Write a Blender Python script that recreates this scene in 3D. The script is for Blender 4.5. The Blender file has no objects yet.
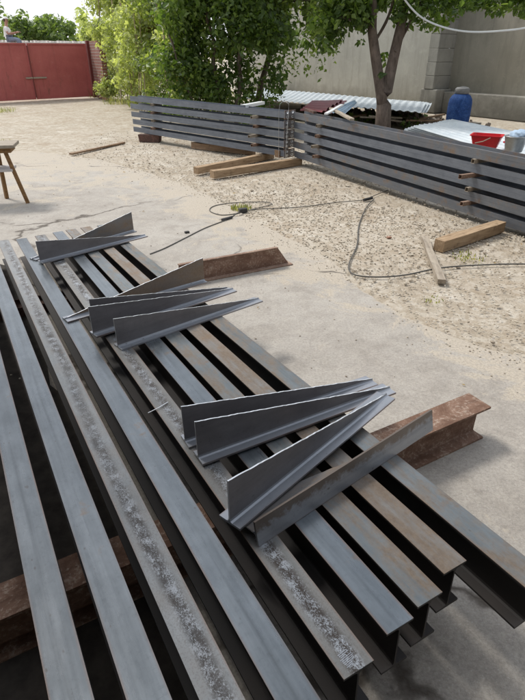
import bpy, bmesh, math, random
import numpy as np
from mathutils import Vector, Matrix, Quaternion
R = random.Random(7)
NR = np.random.RandomState(11)
S = bpy.context.scene
COL = S.collection
W, Hh = 525.0, 700.0
CAMH = 1.55
FPX = 520.0
PITCH = math.atan(298 / 520)

# ------------------------------------------------------------------ survey helpers (photo measurements -> metres)
def ray(x, y):
    cx, cy = (x - 262.5) / FPX, -(y - 350) / FPX
    return Vector((cx, cy * math.sin(PITCH) + math.cos(PITCH), cy * math.cos(PITCH) - math.sin(PITCH)))
def at(x, y, z=0.0):
    r = ray(x, y); t = (z - CAMH) / r.z
    return Vector((0, 0, CAMH)) + r * t
def atY(x, y, Y):
    r = ray(x, y); return Vector((0, 0, CAMH)) + r * (Y / r.y)

# ------------------------------------------------------------------ object helpers
def link(name, me, mat=None, parent=None):
    o = bpy.data.objects.new(name, me); COL.objects.link(o)
    if mat is not None:
        if isinstance(mat, (list, tuple)):
            for m in mat: me.materials.append(m)
        else: me.materials.append(mat)
    if parent is not None: o.parent = parent
    return o
def obj(name, bm, mat, parent=None, smooth=False):
    me = bpy.data.meshes.new(name)
    bmesh.ops.recalc_face_normals(bm, faces=bm.faces)
    bm.to_mesh(me); bm.free()
    if smooth:
        for p in me.polygons: p.use_smooth = True
    return link(name, me, mat, parent)
def tag(o, label, cat, group=None, kind=None):
    if label: o['label'] = label
    if cat: o['category'] = cat
    if group: o['group'] = group
    if kind: o['kind'] = kind
    return o
def empty(name, loc=(0, 0, 0), rz=0.0):
    o = bpy.data.objects.new(name, None); COL.objects.link(o)
    o.location = loc; o.rotation_euler = (0, 0, rz); o.empty_display_size = .1
    return o
def box(bm, c, s, rot=None, bev=0.0):
    m = Matrix.Translation(Vector(c))
    if rot is not None: m = m @ (rot if isinstance(rot, Matrix) else Matrix.Rotation(rot, 4, 'Z'))
    r = bmesh.ops.create_cube(bm, size=1.0, matrix=m @ Matrix.Diagonal((s[0], s[1], s[2], 1)))
    if bev > 0:
        es = list({e for v in r['verts'] for e in v.link_edges})
        bmesh.ops.bevel(bm, geom=es, offset=bev, segments=2, affect='EDGES', profile=.6)
def frame(a, b):
    d = (Vector(b) - Vector(a)).normalized()
    u = d.cross(Vector((0, 0, 1)))
    if u.length < 1e-3: u = Vector((1, 0, 0))
    u.normalize(); return d, u, u.cross(d).normalized()
def tube(bm, pts, rad, n=8, caps=True):
    pts = [Vector(p) for p in pts]
    rings = []
    for i, p in enumerate(pts):
        a = pts[max(i - 1, 0)]; b = pts[min(i + 1, len(pts) - 1)]
        d, u, v = frame(a, b)
        r = rad[i] if isinstance(rad, (list, tuple)) else rad
        rings.append([bm.verts.new(p + (u * math.cos(t) + v * math.sin(t)) * r) for t in [2 * math.pi * k / n for k in range(n)]])
    for A, B in zip(rings, rings[1:]):
        for k in range(n): bm.faces.new((A[k], A[(k + 1) % n], B[(k + 1) % n], B[k]))
    if caps: bm.faces.new(rings[0][::-1]); bm.faces.new(rings[-1])
def beam_between(bm, a, b, w, h, bev=.003, roll=0, nseg=1, wob=0):
    """rectangular timber from a to b (centre line)"""
    a, b = Vector(a), Vector(b); d, u, v = frame(a, b)
    rows = []
    for i in range(nseg + 1):
        p = a.lerp(b, i / nseg)
        row = []
        for (su, sv) in ((-1, -1), (1, -1), (1, 1), (-1, 1)):
            jj = wob
            row.append(bm.verts.new(p + u * (su * w / 2 + R.uniform(-jj, jj)) + v * (sv * h / 2 + R.uniform(-jj, jj))))
        rows.append(row)
    fs = []
    for A, B in zip(rows, rows[1:]):
        for k in range(4): fs.append(bm.faces.new((A[k], A[(k + 1) % 4], B[(k + 1) % 4], B[k])))
    fs.append(bm.faces.new(rows[0][::-1])); fs.append(bm.faces.new(rows[-1]))
    if bev > 0:
        es = list({e for f in fs for e in f.edges if len(e.link_faces) == 2 and e.calc_face_angle(0) > .6})
        bmesh.ops.bevel(bm, geom=es, offset=bev, segments=1, affect='EDGES')
def lathe(bm, prof, n=28, c=(0, 0, 0)):
    c = Vector(c); rings = []
    for r, z in prof:
        rings.append([bm.verts.new(c + Vector((r * math.cos(2 * math.pi * k / n), r * math.sin(2 * math.pi * k / n), z))) for k in range(n)])
    for A, B in zip(rings, rings[1:]):
        for k in range(n): bm.faces.new((A[k], A[(k + 1) % n], B[(k + 1) % n], B[k]))
    bm.faces.new(rings[0][::-1]); bm.faces.new(rings[-1])

# ------------------------------------------------------------------ materials
class M:
    def __init__(s, name):
        s.m = bpy.data.materials.new(name); s.m.use_nodes = True
        s.t = s.m.node_tree; s.n = s.t.nodes; s.b = s.n['Principled BSDF']; s.tc = s.n.new('ShaderNodeTexCoord')
    def l(s, a, b): s.t.links.new(a, b)
    def co(s, kind='Object', scale=(1, 1, 1), rot=(0, 0, 0)):
        mp = s.n.new('ShaderNodeMapping'); mp.inputs['Scale'].default_value = scale; mp.inputs['Rotation'].default_value = rot
        s.l(s.tc.outputs[kind], mp.inputs['Vector']); return mp.outputs[0]
    def noise(s, co, sc, det=4, rough=.55, dist=0):
        n = s.n.new('ShaderNodeTexNoise'); n.inputs['Scale'].default_value = sc; n.inputs['Detail'].default_value = det
        n.inputs['Roughness'].default_value = rough; n.inputs['Distortion'].default_value = dist
        s.l(co, n.inputs['Vector']); return n.outputs['Fac']
    def voro(s, co, sc, feat='F1', out='Distance'):
        n = s.n.new('ShaderNodeTexVoronoi'); n.feature = feat; n.inputs['Scale'].default_value = sc
        s.l(co, n.inputs['Vector']); return n.outputs[out]
    def ramp(s, f, stops):
        r = s.n.new('ShaderNodeValToRGB'); e = r.color_ramp.elements
        while len(e) < len(stops): e.new(.5)
        for k, (p, c) in enumerate(stops):
            e[k].position = p; e[k].color = (c, c, c, 1) if not isinstance(c, tuple) else (*c, 1)
        s.l(f, r.inputs[0]); return r.outputs[0]
    def mix(s, f, a, b, mode='MIX'):
        r = s.n.new('ShaderNodeMix'); r.data_type = 'RGBA'; r.blend_type = mode
        for v, i in ((f, 0), (a, 6), (b, 7)):
            if isinstance(v, (int, float)): r.inputs[i].default_value = v if i == 0 else (v, v, v, 1)
            elif isinstance(v, tuple): r.inputs[i].default_value = (*v, 1)
            else: s.l(v, r.inputs[i])
        return r.outputs[2]
    def math(s, op, a, b=None, clamp=False):
        r = s.n.new('ShaderNodeMath'); r.operation = op; r.use_clamp = clamp
        for v, i in ((a, 0), (b, 1)):
            if v is None: continue
            if isinstance(v, (int, float)): r.inputs[i].default_value = v
            else: s.l(v, r.inputs[i])
        return r.outputs[0]
    def sep(s, co):
        r = s.n.new('ShaderNodeSeparateXYZ'); s.l(co, r.inputs[0]); return r.outputs
    def rand(s):
        r = s.n.new('ShaderNodeObjectInfo'); return r.outputs['Random']
    def island(s):
        r = s.n.new('ShaderNodeNewGeometry'); return r.outputs['Random Per Island']
    def shifted(s, scale=(1, 1, 1)):
        """object coordinates, moved by a per-object random so copies differ"""
        c = s.co('Object', scale); v = s.n.new('ShaderNodeVectorMath'); v.operation = 'ADD'
        cb = s.n.new('ShaderNodeCombineXYZ'); k = s.math('MULTIPLY', s.rand(), 37.0)
        for i in range(3): s.l(k, cb.inputs[i])
        s.l(c, v.inputs[0]); s.l(cb.outputs[0], v.inputs[1]); return v.outputs[0]
    def out(s, col=None, rough=.6, metal=0.0, bump=None, bs=.3, bd=.01, spec=None, alpha=None):
        b = s.b
        for key, v in (('Base Color', col), ('Roughness', rough), ('Metallic', metal), ('Alpha', alpha)):
            if v is None: continue
            if isinstance(v, tuple): b.inputs[key].default_value = (*v, 1)
            elif isinstance(v, (int, float)): b.inputs[key].default_value = v
            else: s.l(v, b.inputs[key])
        if spec is not None: b.inputs['Specular IOR Level'].default_value = spec
        if bump is not None:
            n = s.n.new('ShaderNodeBump'); n.inputs['Strength'].default_value = bs; n.inputs['Distance'].default_value = bd
            s.l(bump, n.inputs['Height']); s.l(n.outputs[0], b.inputs['Normal'])
        return s.m

def steel(name, base, light, speck=0.0, rust=.15, rough=.42, metal=.55, top_rust=0.0, half=.041, top=None, edgef=.8):
    """mill-scaled rolled steel: x runs along the bar, y across, z up"""
    m = M(name)
    c = m.shifted((1, 1, 1)); cs = m.shifted((.25, 6, 2))
    streak = m.noise(cs, 9, 5); fine = m.noise(c, 60, 5, .7); big = m.noise(c, 2.2, 3)
    col = m.mix(m.ramp(m.math('ADD', m.math('MULTIPLY', streak, .45), m.math('MULTIPLY', m.noise(m.shifted((1, 1.6, 1)), 7, 7, .7), .55)), [(.36, 0.0), (.64, 1.0)]), base, light)
    col = m.mix(m.ramp(big, [(.35, 0.0), (.75, .45)]), col, tuple(v * .72 for v in base))
    col = m.mix(m.ramp(fine, [(.55, 0.0), (.75, .35)]), col, tuple(v * .55 for v in base))
    # handling scratches along and across, dark drips, dust
    scr = m.noise(m.shifted((1.2, 60, 20)), 14, 3, .6); col = m.mix(m.ramp(scr, [(.64, 0.0), (.70, .18)]), col, tuple(v * 1.4 for v in light))
    scr2 = m.noise(m.shifted((40, 2.5, 2)), 6, 3, .6, .5); col = m.mix(m.ramp(scr2, [(.68, 0.0), (.74, .3)]), col, tuple(v * .5 for v in base))
    spot = m.math('ADD', m.voro(m.shifted((.6, 1, 1)), 38), m.math('MULTIPLY', m.noise(c, 6, 3), .5)); col = m.mix(m.ramp(spot, [(.27, .6), (.34, 0.0)]), col, (.10, .095, .09))
    yl0 = m.math('ABSOLUTE', m.math('ADD', m.sep(m.co('Object'))[1], m.math('MULTIPLY', m.math('SUBTRACT', m.noise(m.shifted((.5, 1, 1)), 4, 4), .5), .02)))
    ln = m.ramp(yl0, [(.002, .45), (.007, 0.0)]); col = m.mix(m.math('MULTIPLY', ln, m.ramp(m.noise(cs, 3, 5, .7), [(.45, 0.0), (.6, 1.0)])), col, tuple(v * .5 for v in base))
    rr = m.mix(m.ramp(m.noise(m.shifted((.5, 3, 1)), 5, 6, .7), [(.3, 0.0), (.7, 1.0)]), rough - .08, rough + .12)
    raw = m.co('Object')
    y = m.sep(raw)[1]; zz = m.sep(raw)[2]
    if speck > 0:
        # flaked scale: pale flakes on dark brown, densest along the middle of the flange
        wob = m.math('MULTIPLY', m.math('SUBTRACT', m.noise(m.shifted((.6, 1, 1)), 2.2, 3), .5), .05)
        band = m.math('SUBTRACT', 1.0, m.math('MULTIPLY', m.math('ABSOLUTE', m.math('ADD', m.math('ADD', y, .004), wob)), 36), clamp=True)
        band = m.math('MULTIPLY', band, 1.6, clamp=True)
        sp = m.noise(m.shifted((.7, 1, 1)), 300, 5, .7, .9)
        fl = m.math('ADD', sp, m.math('MULTIPLY', m.math('SUBTRACT', .5, m.noise(c, 26, 3)), .5))
        fac = m.ramp(fl, [(.47, 1.0), (.60, 0.0)])
        pat = m.mix(fac, (.36, .39, .42), (.06, .05, .044))
        band = m.math('MULTIPLY', band, m.ramp(m.noise(m.shifted((.5, 1, 1)), 2.6, 4, .7), [(.36, .6), (.52, 1.0)]))
        warm = m.mix(m.ramp(m.noise(c, 12, 4), [(.4, 0.0), (.65, .45)]), col, (.24, .225, .205))
        lo = m.mix(m.ramp(m.noise(c, 240, 3, .6), [(.5, 0.0), (.6, .28)]), warm, (.12, .105, .095))
        col = m.mix(m.math('MULTIPLY', band, speck), lo, pat)
        rr = m.mix(m.math('MULTIPLY', band, fac), rr, .7)
    # rust: blotches and thin lines on the flange edges
    edge = m.ramp(m.math('ABSOLUTE', y), [(half - .003, 0.0), (half - .0005, 1.0)])
    rn = m.ramp(m.noise(c, 7, 6, .7), [(.72 - rust * .5, 0.0), (.82 - rust * .35, 1.0)])
    rc = m.mix(m.noise(c, 45, 4), (.12, .065, .035), (.28, .18, .09))
    col = m.mix(m.math('MULTIPLY', rn, .75), col, rc)
    col = m.mix(m.math('MULTIPLY', edge, m.ramp(m.noise(cs, 5, 3), [(.35, .1 * edgef), (.6, edgef)])), col, (.20, .12, .08))
    if top_rust > 0:
        tr = m.ramp(m.noise(m.shifted((.35, 1, 1)), 14, 6, .75), [(.5 - top_rust * .35, 0.0), (.68 - top_rust * .2, 1.0)])
        col = m.mix(m.math('MULTIPLY', tr, .8), col, m.mix(m.noise(c, 90, 4, .7), (.11, .07, .045), (.33, .255, .18)))
        rr = m.mix(m.math('MULTIPLY', tr, .9), rr, .8)
    if top:   # web and inside faces: dark scale, painted darker for gap shade; top keeps colour
        top_face = m.ramp(zz, [(top - .003, 0.0), (top - .0008, 1.0)])
        gap_shade = m.mix(m.ramp(big, [(.4, 0.0), (.7, .7)]), (.022, .021, .021), (.045, .035, .030))
        col = m.mix(top_face, gap_shade, col); rr = m.mix(top_face, .7, rr); metal = m.math('MULTIPLY', top_face, metal)
    return m.out(col, rr, metal, m.math('ADD', fine, m.math('MULTIPLY', streak, .5)), .12, .002)

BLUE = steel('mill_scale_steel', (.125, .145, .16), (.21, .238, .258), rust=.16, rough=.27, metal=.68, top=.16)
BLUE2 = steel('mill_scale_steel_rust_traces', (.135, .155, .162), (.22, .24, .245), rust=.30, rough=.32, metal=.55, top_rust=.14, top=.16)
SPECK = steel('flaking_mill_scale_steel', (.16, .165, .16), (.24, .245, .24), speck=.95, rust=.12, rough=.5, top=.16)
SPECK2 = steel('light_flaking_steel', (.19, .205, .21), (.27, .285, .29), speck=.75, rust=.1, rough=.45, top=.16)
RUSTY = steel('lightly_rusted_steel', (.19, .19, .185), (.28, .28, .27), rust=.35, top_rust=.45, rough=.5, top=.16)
DARK = steel('dark_rafter_steel', (.115, .13, .155), (.20, .22, .25), rust=.08, rough=.5, metal=.35, half=.046, edgef=.25)
DARKR = steel('dark_rafter_steel_rust_lines', (.12, .13, .145), (.19, .20, .215), rust=.38, rough=.55, metal=.3, half=.046, edgef=.25)
PLATE = steel('cut_web_steel', (.17, .163, .17), (.25, .24, .245), rust=.05, rough=.4, metal=.4)
PLATER = steel('cut_web_steel_rusty', (.15, .145, .14), (.21, .20, .195), rust=.28, top_rust=.12, rough=.5, metal=.3)
PLATERB = steel('cut_web_steel_brown', (.20, .17, .15), (.27, .23, .20), rust=.5, top_rust=.55, rough=.55, metal=.2)
FLG = steel('bright_flange_steel', (.29, .31, .345), (.38, .40, .43), rust=.08, rough=.4, metal=.5)

def edge_rusted(src):
    m2_ = src.copy(); m2_.name = 'flange_steel_rusty_edge'; t = m2_.node_tree; b = t.nodes['Principled BSDF']
    ol = b.inputs['Base Color'].links[0].from_socket
    tc = t.nodes.new('ShaderNodeTexCoord'); sp = t.nodes.new('ShaderNodeSeparateXYZ'); t.links.new(tc.outputs['Object'], sp.inputs[0])
    nz = t.nodes.new('ShaderNodeTexNoise'); nz.inputs['Scale'].default_value = 34; nz.inputs['Detail'].default_value = 7; nz.inputs['Roughness'].default_value = .75; t.links.new(tc.outputs['Object'], nz.inputs['Vector'])
    ma = t.nodes.new('ShaderNodeMath'); ma.operation = 'MULTIPLY_ADD'; t.links.new(nz.outputs['Fac'], ma.inputs[0]); ma.inputs[1].default_value = -.11; t.links.new(sp.outputs[1], ma.inputs[2])
    rp = t.nodes.new('ShaderNodeValToRGB'); rp.color_ramp.elements[0].position = 0; rp.color_ramp.elements[0].color = (.85, .85, .85, 1); rp.color_ramp.elements[1].position = .02; rp.color_ramp.elements[1].color = (0, 0, 0, 1)
    ad = t.nodes.new('ShaderNodeMath'); ad.operation = 'ADD'; ad.inputs[1].default_value = .078; t.links.new(ma.outputs[0], ad.inputs[0]); t.links.new(ad.outputs[0], rp.inputs[0])
    mx = t.nodes.new('ShaderNodeMix'); mx.data_type = 'RGBA'; t.links.new(rp.outputs[0], mx.inputs[0]); t.links.new(ol, mx.inputs[6]); mx.inputs[7].default_value = (.15, .12, .095, 1)
    t.links.new(mx.outputs[2], b.inputs['Base Color']); return m2_
FLGE = edge_rusted(FLG)
def oldrust(name, a, b, c3):
    m = M(name); c = m.shifted()
    n1 = m.noise(c, 7, 8, .75, .8); n2 = m.noise(c, 70, 6, .75); n3 = m.noise(m.shifted((.4, 3, 3)), 12, 5, .7)
    col = m.mix(m.ramp(n1, [(.38, 0.0), (.62, 1.0)]), a, b)
    col = m.mix(m.ramp(n3, [(.5, 0.0), (.7, .6)]), col, tuple(v * .55 for v in a))
    col = m.mix(m.ramp(m.math('ADD', m.math('MULTIPLY', n2, .6), m.math('MULTIPLY', n1, .4)), [(.52, 0.0), (.60, .8)]), col, c3)
    col = m.mix(m.ramp(n2, [(.30, .6), (.40, 0.0)]), col, (.03, .022, .02))
    return m.out(col, .85, .1, m.math('ADD', n1, n2), .5, .004)
OLD = oldrust('old_rust', (.15, .08, .05), (.27, .165, .115), (.42, .34, .27))
OLDD = oldrust('dark_old_rust', (.06, .035, .028), (.12, .06, .045), (.20, .11, .08))
OLDD2 = oldrust('brown_rust_web', (.16, .085, .055), (.27, .165, .115), (.42, .33, .26))
FLRUST = oldrust('pale_rust_edge', (.22, .13, .09), (.33, .23, .17), (.42, .34, .27))
def wood(name, a, b, sc=1.0, grey=0.0):
    m = M(name); c = m.shifted((1.2, 14, 14)); c1 = m.shifted()
    g = m.noise(c, 3.5 * sc, 6, .65, .6); g2 = m.noise(c1, 16, 5)
    col = m.mix(m.ramp(g, [(.35, 0.0), (.65, 1.0)]), a, b)
    col = m.mix(m.ramp(g2, [(.55, 0.0), (.72, .6)]), col, tuple(v * .45 for v in a))
    return m.out(col, .85, 0, g, .5, .004)
WOOD = wood('weathered_timber', (.26, .17, .095), (.44, .32, .20))
WOODG = wood('grey_timber', (.24, .20, .155), (.40, .345, .27))
WOODD = wood('brown_timber', (.17, .105, .06), (.30, .20, .12))
WOODC = wood('varnished_chair_wood', (.17, .09, .035), (.28, .16, .065))
def plain(name, col, rough=.5, metal=0.0, var=.15, sc=12, bump=.1):
    m = M(name); c = m.shifted(); n = m.noise(c, sc, 5, .6)
    cc = m.mix(m.ramp(n, [(.3, 0.0), (.7, 1.0)]), tuple(v * (1 - var) for v in col), tuple(min(1, v * (1 + var)) for v in col))
    return m.out(cc, rough, metal, n, bump, .004)
RUBBER = plain('black_cable_rubber', (.035, .035, .035), .6)
GREYP = plain('grey_plastic', (.2, .2, .2), .6)
WHITEP = plain('white_plastic', (.72, .74, .74), .4, var=.05)
REDP = plain('red_plastic', (.55, .015, .025), .35, var=.15)
BLUEP = oldrust('blue_painted_cylinder', (.010, .045, .18), (.02, .085, .30), (.09, .16, .34))
GALV = plain('galvanised_bucket', (.36, .37, .37), .4, .6, .25)
CLOTH = plain('pale_blue_cloth', (.35, .45, .56), .9, var=.2, sc=25)
REDS = plain('maroon_sheet_paint', (.20, .035, .045), .45, .1, .3, 6)
BLUES = plain('pale_blue_sheet', (.34, .47, .60), .4, .1, .2, 6)
WIREM = plain('bare_wire', (.42, .43, .43), .35, .8)
BURR = plain('bright_cut_edge', (.75, .77, .79), .35, .6, .1)
def sheetmat():
    m = M('galvanised_white_sheet'); c = m.shifted(); n = m.noise(c, 3, 5, .6); n2 = m.noise(c, 30, 4)
    col = m.mix(m.ramp(n, [(.35, 0.0), (.7, 1.0)]), (.42, .48, .52), (.58, .62, .64))
    col = m.mix(m.ramp(n2, [(.6, 0.0), (.75, .4)]), col, (.34, .33, .31))
    return m.out(col, .5, .15, n2, .05, .003)
SHEET = sheetmat()

def leafmat(name, dark, mid, light, hue=.5):
    m = M(name); r = m.island()
    c = m.co('Object'); n = m.noise(c, 1.3, 3)
    f = m.math('ADD', m.math('MULTIPLY', r, .65), m.math('MULTIPLY', m.ramp(n, [(.35, 0.0), (.65, 1.0)]), .35))
    col = m.ramp(f, [(.0, dark), (.45, mid), (.85, light), (1.0, tuple(min(1, v * 1.25) for v in light))])
    m.b.inputs['Base Color'].default_value = (*mid, 1)
    m.l(col, m.b.inputs['Base Color']); m.b.inputs['Roughness'].default_value = .45
    tr = m.n.new('ShaderNodeBsdfTranslucent'); tc = m.mix(1.0, col, (1.0, 1.08, .42), 'MULTIPLY')
    tcb = m.mix(1.0, tc, (2.2, 2.2, 2.2), 'MULTIPLY'); m.l(tcb, tr.inputs[0])
    mx = m.n.new('ShaderNodeMixShader'); mx.inputs[0].default_value = .42
    m.l(m.b.outputs[0], mx.inputs[1]); m.l(tr.outputs[0], mx.inputs[2])
    m.l(mx.outputs[0], m.n['Material Output'].inputs[0]); return m.m
LEAFV = leafmat('vine_leaf', (.06, .085, .026), (.145, .19, .06), (.27, .31, .11))
LEAFB = leafmat('bright_bean_leaf', (.15, .175, .075), (.31, .34, .155), (.50, .52, .29))
LEAFD = leafmat('dark_leaf', (.032, .06, .018), (.085, .135, .035), (.17, .23, .06))
LEAFF = leafmat('far_tree_leaf', (.06, .095, .035), (.12, .17, .06), (.20, .25, .10))
LEAFY = leafmat('dry_leaf', (.16, .09, .04), (.24, .15, .06), (.32, .22, .09))
GRASS = leafmat('weed_leaf', (.10, .11, .04), (.19, .20, .08), (.34, .31, .16))
def barkm(name, a, b):
    m = M(name); c = m.co('Object', (1, 1, .25)); n = m.noise(c, 22, 6, .7); n2 = m.noise(m.co('Object'), 4, 4)
    col = m.mix(m.ramp(n, [(.35, 0.0), (.65, 1.0)]), a, b); col = m.mix(m.ramp(n2, [(.5, 0.0), (.7, .5)]), col, tuple(v * 1.5 for v in b))
    return m.out(col, .9, 0, n, .7, .012)
BARK = barkm('bark', (.075, .055, .042), (.17, .13, .105)); STEM = barkm('pale_stem', (.22, .17, .10), (.42, .35, .24))

def groundmat():
    m = M('sandy_gravel_ground'); c = m.co('Object')
    big = m.noise(c, .55, 6, .62, .3); med = m.noise(c, 4, 6, .7); fine = m.noise(c, 45, 5, .75); peb = m.voro(c, 55, 'F1', 'Color')
    pd = m.voro(c, 55)
    col = m.mix(m.ramp(big, [(.35, 0.0), (.65, 1.0)]), (.39, .325, .24), (.51, .46, .375))
    col = m.mix(m.ramp(med, [(.4, 0.0), (.7, .7)]), col, (.33, .27, .20))
    g = m.mix(.75, peb, (.5, .5, .5)); bw = m.n.new('ShaderNodeRGBToBW'); m.l(g, bw.inputs[0])
    pc = m.ramp(bw.outputs[0], [(.35, (.27, .22, .165)), (.5, (.41, .36, .28)), (.65, (.54, .49, .41))])
    col = m.mix(m.ramp(m.noise(c, 1.1, 5, .7), [(.38, .15), (.6, .7)]), col, pc)
    pat = m.noise(c, 1.6, 8, .78, .8); col = m.mix(m.ramp(pat, [(.50, 0.0), (.60, .7)]), col, (.33, .26, .18))
    col = m.mix(m.ramp(m.noise(c, 2.3, 8, .8, .5), [(.53, 0.0), (.62, .75)]), col, (.60, .56, .48))
    far = m.voro(c, 17, 'F1', 'Color'); b2 = m.n.new('ShaderNodeRGBToBW'); m.l(far, b2.inputs[0])
    col = m.mix(m.ramp(b2.outputs[0], [(.60, 0.0), (.70, .3)]), col, (.60, .56, .48)); col = m.mix(m.ramp(b2.outputs[0], [(.28, .3), (.36, 0.0)]), col, (.28, .23, .165))
    col = m.mix(m.ramp(fine, [(.3, .35), (.55, 0.0)]), col, (.2, .155, .11))
    h = m.math('ADD', m.math('MULTIPLY', m.math('SUBTRACT', .7, pd), .4), fine)
    return m.out(col, .95, 0, h, .7, .008)
def concmat():
    m = M('worn_concrete'); c = m.co('Object')
    big = m.noise(c, .8, 6, .6, .4); med = m.noise(c, 3.2, 7, .68, .5); fine = m.noise(c, 70, 5, .8)
    col = m.mix(m.ramp(big, [(.35, 0.0), (.65, 1.0)]), (.34, .31, .27), (.45, .42, .37))
    col = m.mix(m.ramp(med, [(.45, 0.0), (.68, .75)]), col, (.25, .22, .185))
    col = m.mix(m.ramp(m.noise(c, 9, 9, .8, .4), [(.46, 0.0), (.60, .5)]), col, (.47, .43, .37))
    col = m.mix(m.ramp(m.noise(c, 14, 9, .8), [(.54, 0.0), (.66, .55)]), col, (.20, .175, .15))
    # dark soaked stains
    st = m.ramp(m.noise(c, 1.9, 8, .7, 1.2), [(.62, 0.0), (.74, .4)])
    col = m.mix(st, col, (.15, .135, .12))
    # blown sand, thicker towards the gravel
    y = m.sep(c); yy = m.math('ADD', y[1], m.math('MULTIPLY', y[0], 1.6))
    e1_ = m.math('MULTIPLY', m.math('SUBTRACT', yy, 3.7), .8, clamp=True); e2_ = m.math('MULTIPLY', m.math('SUBTRACT', y[1], 5.2), .28, clamp=True)
    far = m.math('MAXIMUM', e1_, e2_)
    sand = m.math('ADD', m.noise(c, 2.1, 10, .8, .9), m.math('MULTIPLY', far, .22))
    sf = m.ramp(sand, [(.61, 0.0), (.655, 1.0)])
    sc = m.mix(fine, (.40, .335, .25), (.55, .49, .395))
    col = m.mix(m.math('MULTIPLY', sf, .85), col, sc)
    speck = m.voro(c, 95); col = m.mix(m.ramp(speck, [(.05, .6), (.16, 0.0)]), col, (.16, .14, .12))
    col = m.mix(m.ramp(fine, [(.38, .5), (.56, 0.0)]), col, (.19, .175, .155))
    col = m.mix(m.ramp(m.noise(c, 150, 4, .8), [(.54, 0.0), (.66, .45)]), col, (.56, .54, .5))
    # cracks
    w = m.n.new('ShaderNodeVectorMath'); w.operation = 'ADD'; nn = m.n.new('ShaderNodeTexNoise'); nn.inputs['Scale'].default_value = 1.7; nn.inputs['Detail'].default_value = 6
    m.l(c, nn.inputs['Vector']); sc2 = m.n.new('ShaderNodeVectorMath'); sc2.operation = 'SCALE'; sc2.inputs['Scale'].default_value = .7
    m.l(nn.outputs['Color'], sc2.inputs[0]); m.l(c, w.inputs[0]); m.l(sc2.outputs[0], w.inputs[1])
    cr = m.voro(w.outputs[0], .42, 'DISTANCE_TO_EDGE')
    cf = m.math('MULTIPLY', m.ramp(cr, [(.002, 1.0), (.009, 0.0)]), m.ramp(m.noise(c, 1.1, 3), [(.42, 0.0), (.50, 1.0)]))
    col = m.mix(cf, col, (.09, .075, .06))
    h = m.math('SUBTRACT', m.math('ADD', fine, m.math('MULTIPLY', med, .8)), m.math('MULTIPLY', cf, 2))
    return m.out(col, .88, 0, h, .35, .005)
GROUND, CONC = groundmat(), concmat()
def wallmat(name, a, b, stain):
    m = M(name); c = m.co('Object')
    n = m.noise(c, .8, 6, .6); v = m.noise(m.co('Object', (1, 1, .12)), 5, 5, .65); f = m.noise(c, 30, 5, .7)
    col = m.mix(m.ramp(n, [(.3, 0.0), (.7, 1.0)]), a, b)
    col = m.mix(m.ramp(v, [(.5, 0.0), (.75, .5)]), col, stain)
    col = m.mix(m.ramp(m.noise(c, 2.3, 9, .8, .6), [(.5, 0.0), (.64, .5)]), col, tuple(v * 1.12 for v in b))
    col = m.mix(m.ramp(m.noise(m.co('Object', (1, 1, .06)), 9, 6, .75), [(.56, 0.0), (.7, .45)]), col, stain)
    z = m.sep(c)[2]
    lowz = m.math('ADD', z, m.math('MULTIPLY', m.noise(c, 2.5, 6, .7), .9))
    col = m.mix(m.ramp(lowz, [(.55, .8), (1.15, 0.0)]), col, stain)
    return m.out(col, .92, 0, f, .3, .006)
WALL = wallmat('grey_render', (.31, .30, .26), (.40, .385, .335), (.19, .18, .145))
WALL2 = wallmat('darker_render', (.20, .185, .145), (.26, .24, .195), (.13, .12, .095))  # darker, browner tone than the left-hand panel
BLOCK = wallmat('cast_block_pier', (.17, .16, .14), (.30, .29, .25), (.09, .085, .07))

# ------------------------------------------------------------------ world, sun, camera
SUN_EL, SUN_DIR = math.radians(52), Vector((-.80, .60, 0)).normalized()
wd = bpy.data.worlds.new('World'); S.world = wd; wd.use_nodes = True
nt = wd.node_tree; bg = nt.nodes['Background']
sky = nt.nodes.new('ShaderNodeTexSky'); sky.sky_type = 'NISHITA'; sky.sun_disc = False
sky.sun_elevation = SUN_EL; sky.sun_rotation = math.atan2(SUN_DIR.x, SUN_DIR.y); sky.dust_density = 4; sky.air_density = 1.0; sky.ozone_density = 1
mixn = nt.nodes.new('ShaderNodeMix'); mixn.data_type = 'RGBA'; mixn.inputs[0].default_value = .62
nt.links.new(sky.outputs[0], mixn.inputs[6]); mixn.inputs[7].default_value = (8.8, 9.2, 9.8, 1)
nt.links.new(mixn.outputs[2], bg.inputs[0]); bg.inputs[1].default_value = .11
sl = bpy.data.lights.new('sun', 'SUN'); sl.energy = 2.0; sl.angle = math.radians(12); sl.color = (1, .96, .9)
so = bpy.data.objects.new('sun', sl); COL.objects.link(so)
dv = Vector((SUN_DIR.x * math.cos(SUN_EL), SUN_DIR.y * math.cos(SUN_EL), math.sin(SUN_EL)))
so.rotation_euler = dv.to_track_quat('Z', 'Y').to_euler(); so.location = (-6, 5, 12)
cd = bpy.data.cameras.new('camera'); co_ = bpy.data.objects.new('camera', cd); COL.objects.link(co_)
co_.location = (0, 0, CAMH); co_.rotation_euler = (math.pi / 2 - PITCH, 0, 0)
cd.sensor_fit = 'VERTICAL'; cd.sensor_height = 24; cd.lens = 24 * FPX / Hh; cd.clip_start = .03; cd.clip_end = 2000
S.camera = co_
S.view_settings.view_transform = 'Standard'; S.view_settings.look = 'None'; S.view_settings.gamma = 1; S.view_settings.exposure = 0.45
S.cycles.caustics_reflective = False; S.cycles.caustics_refractive = False

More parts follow.
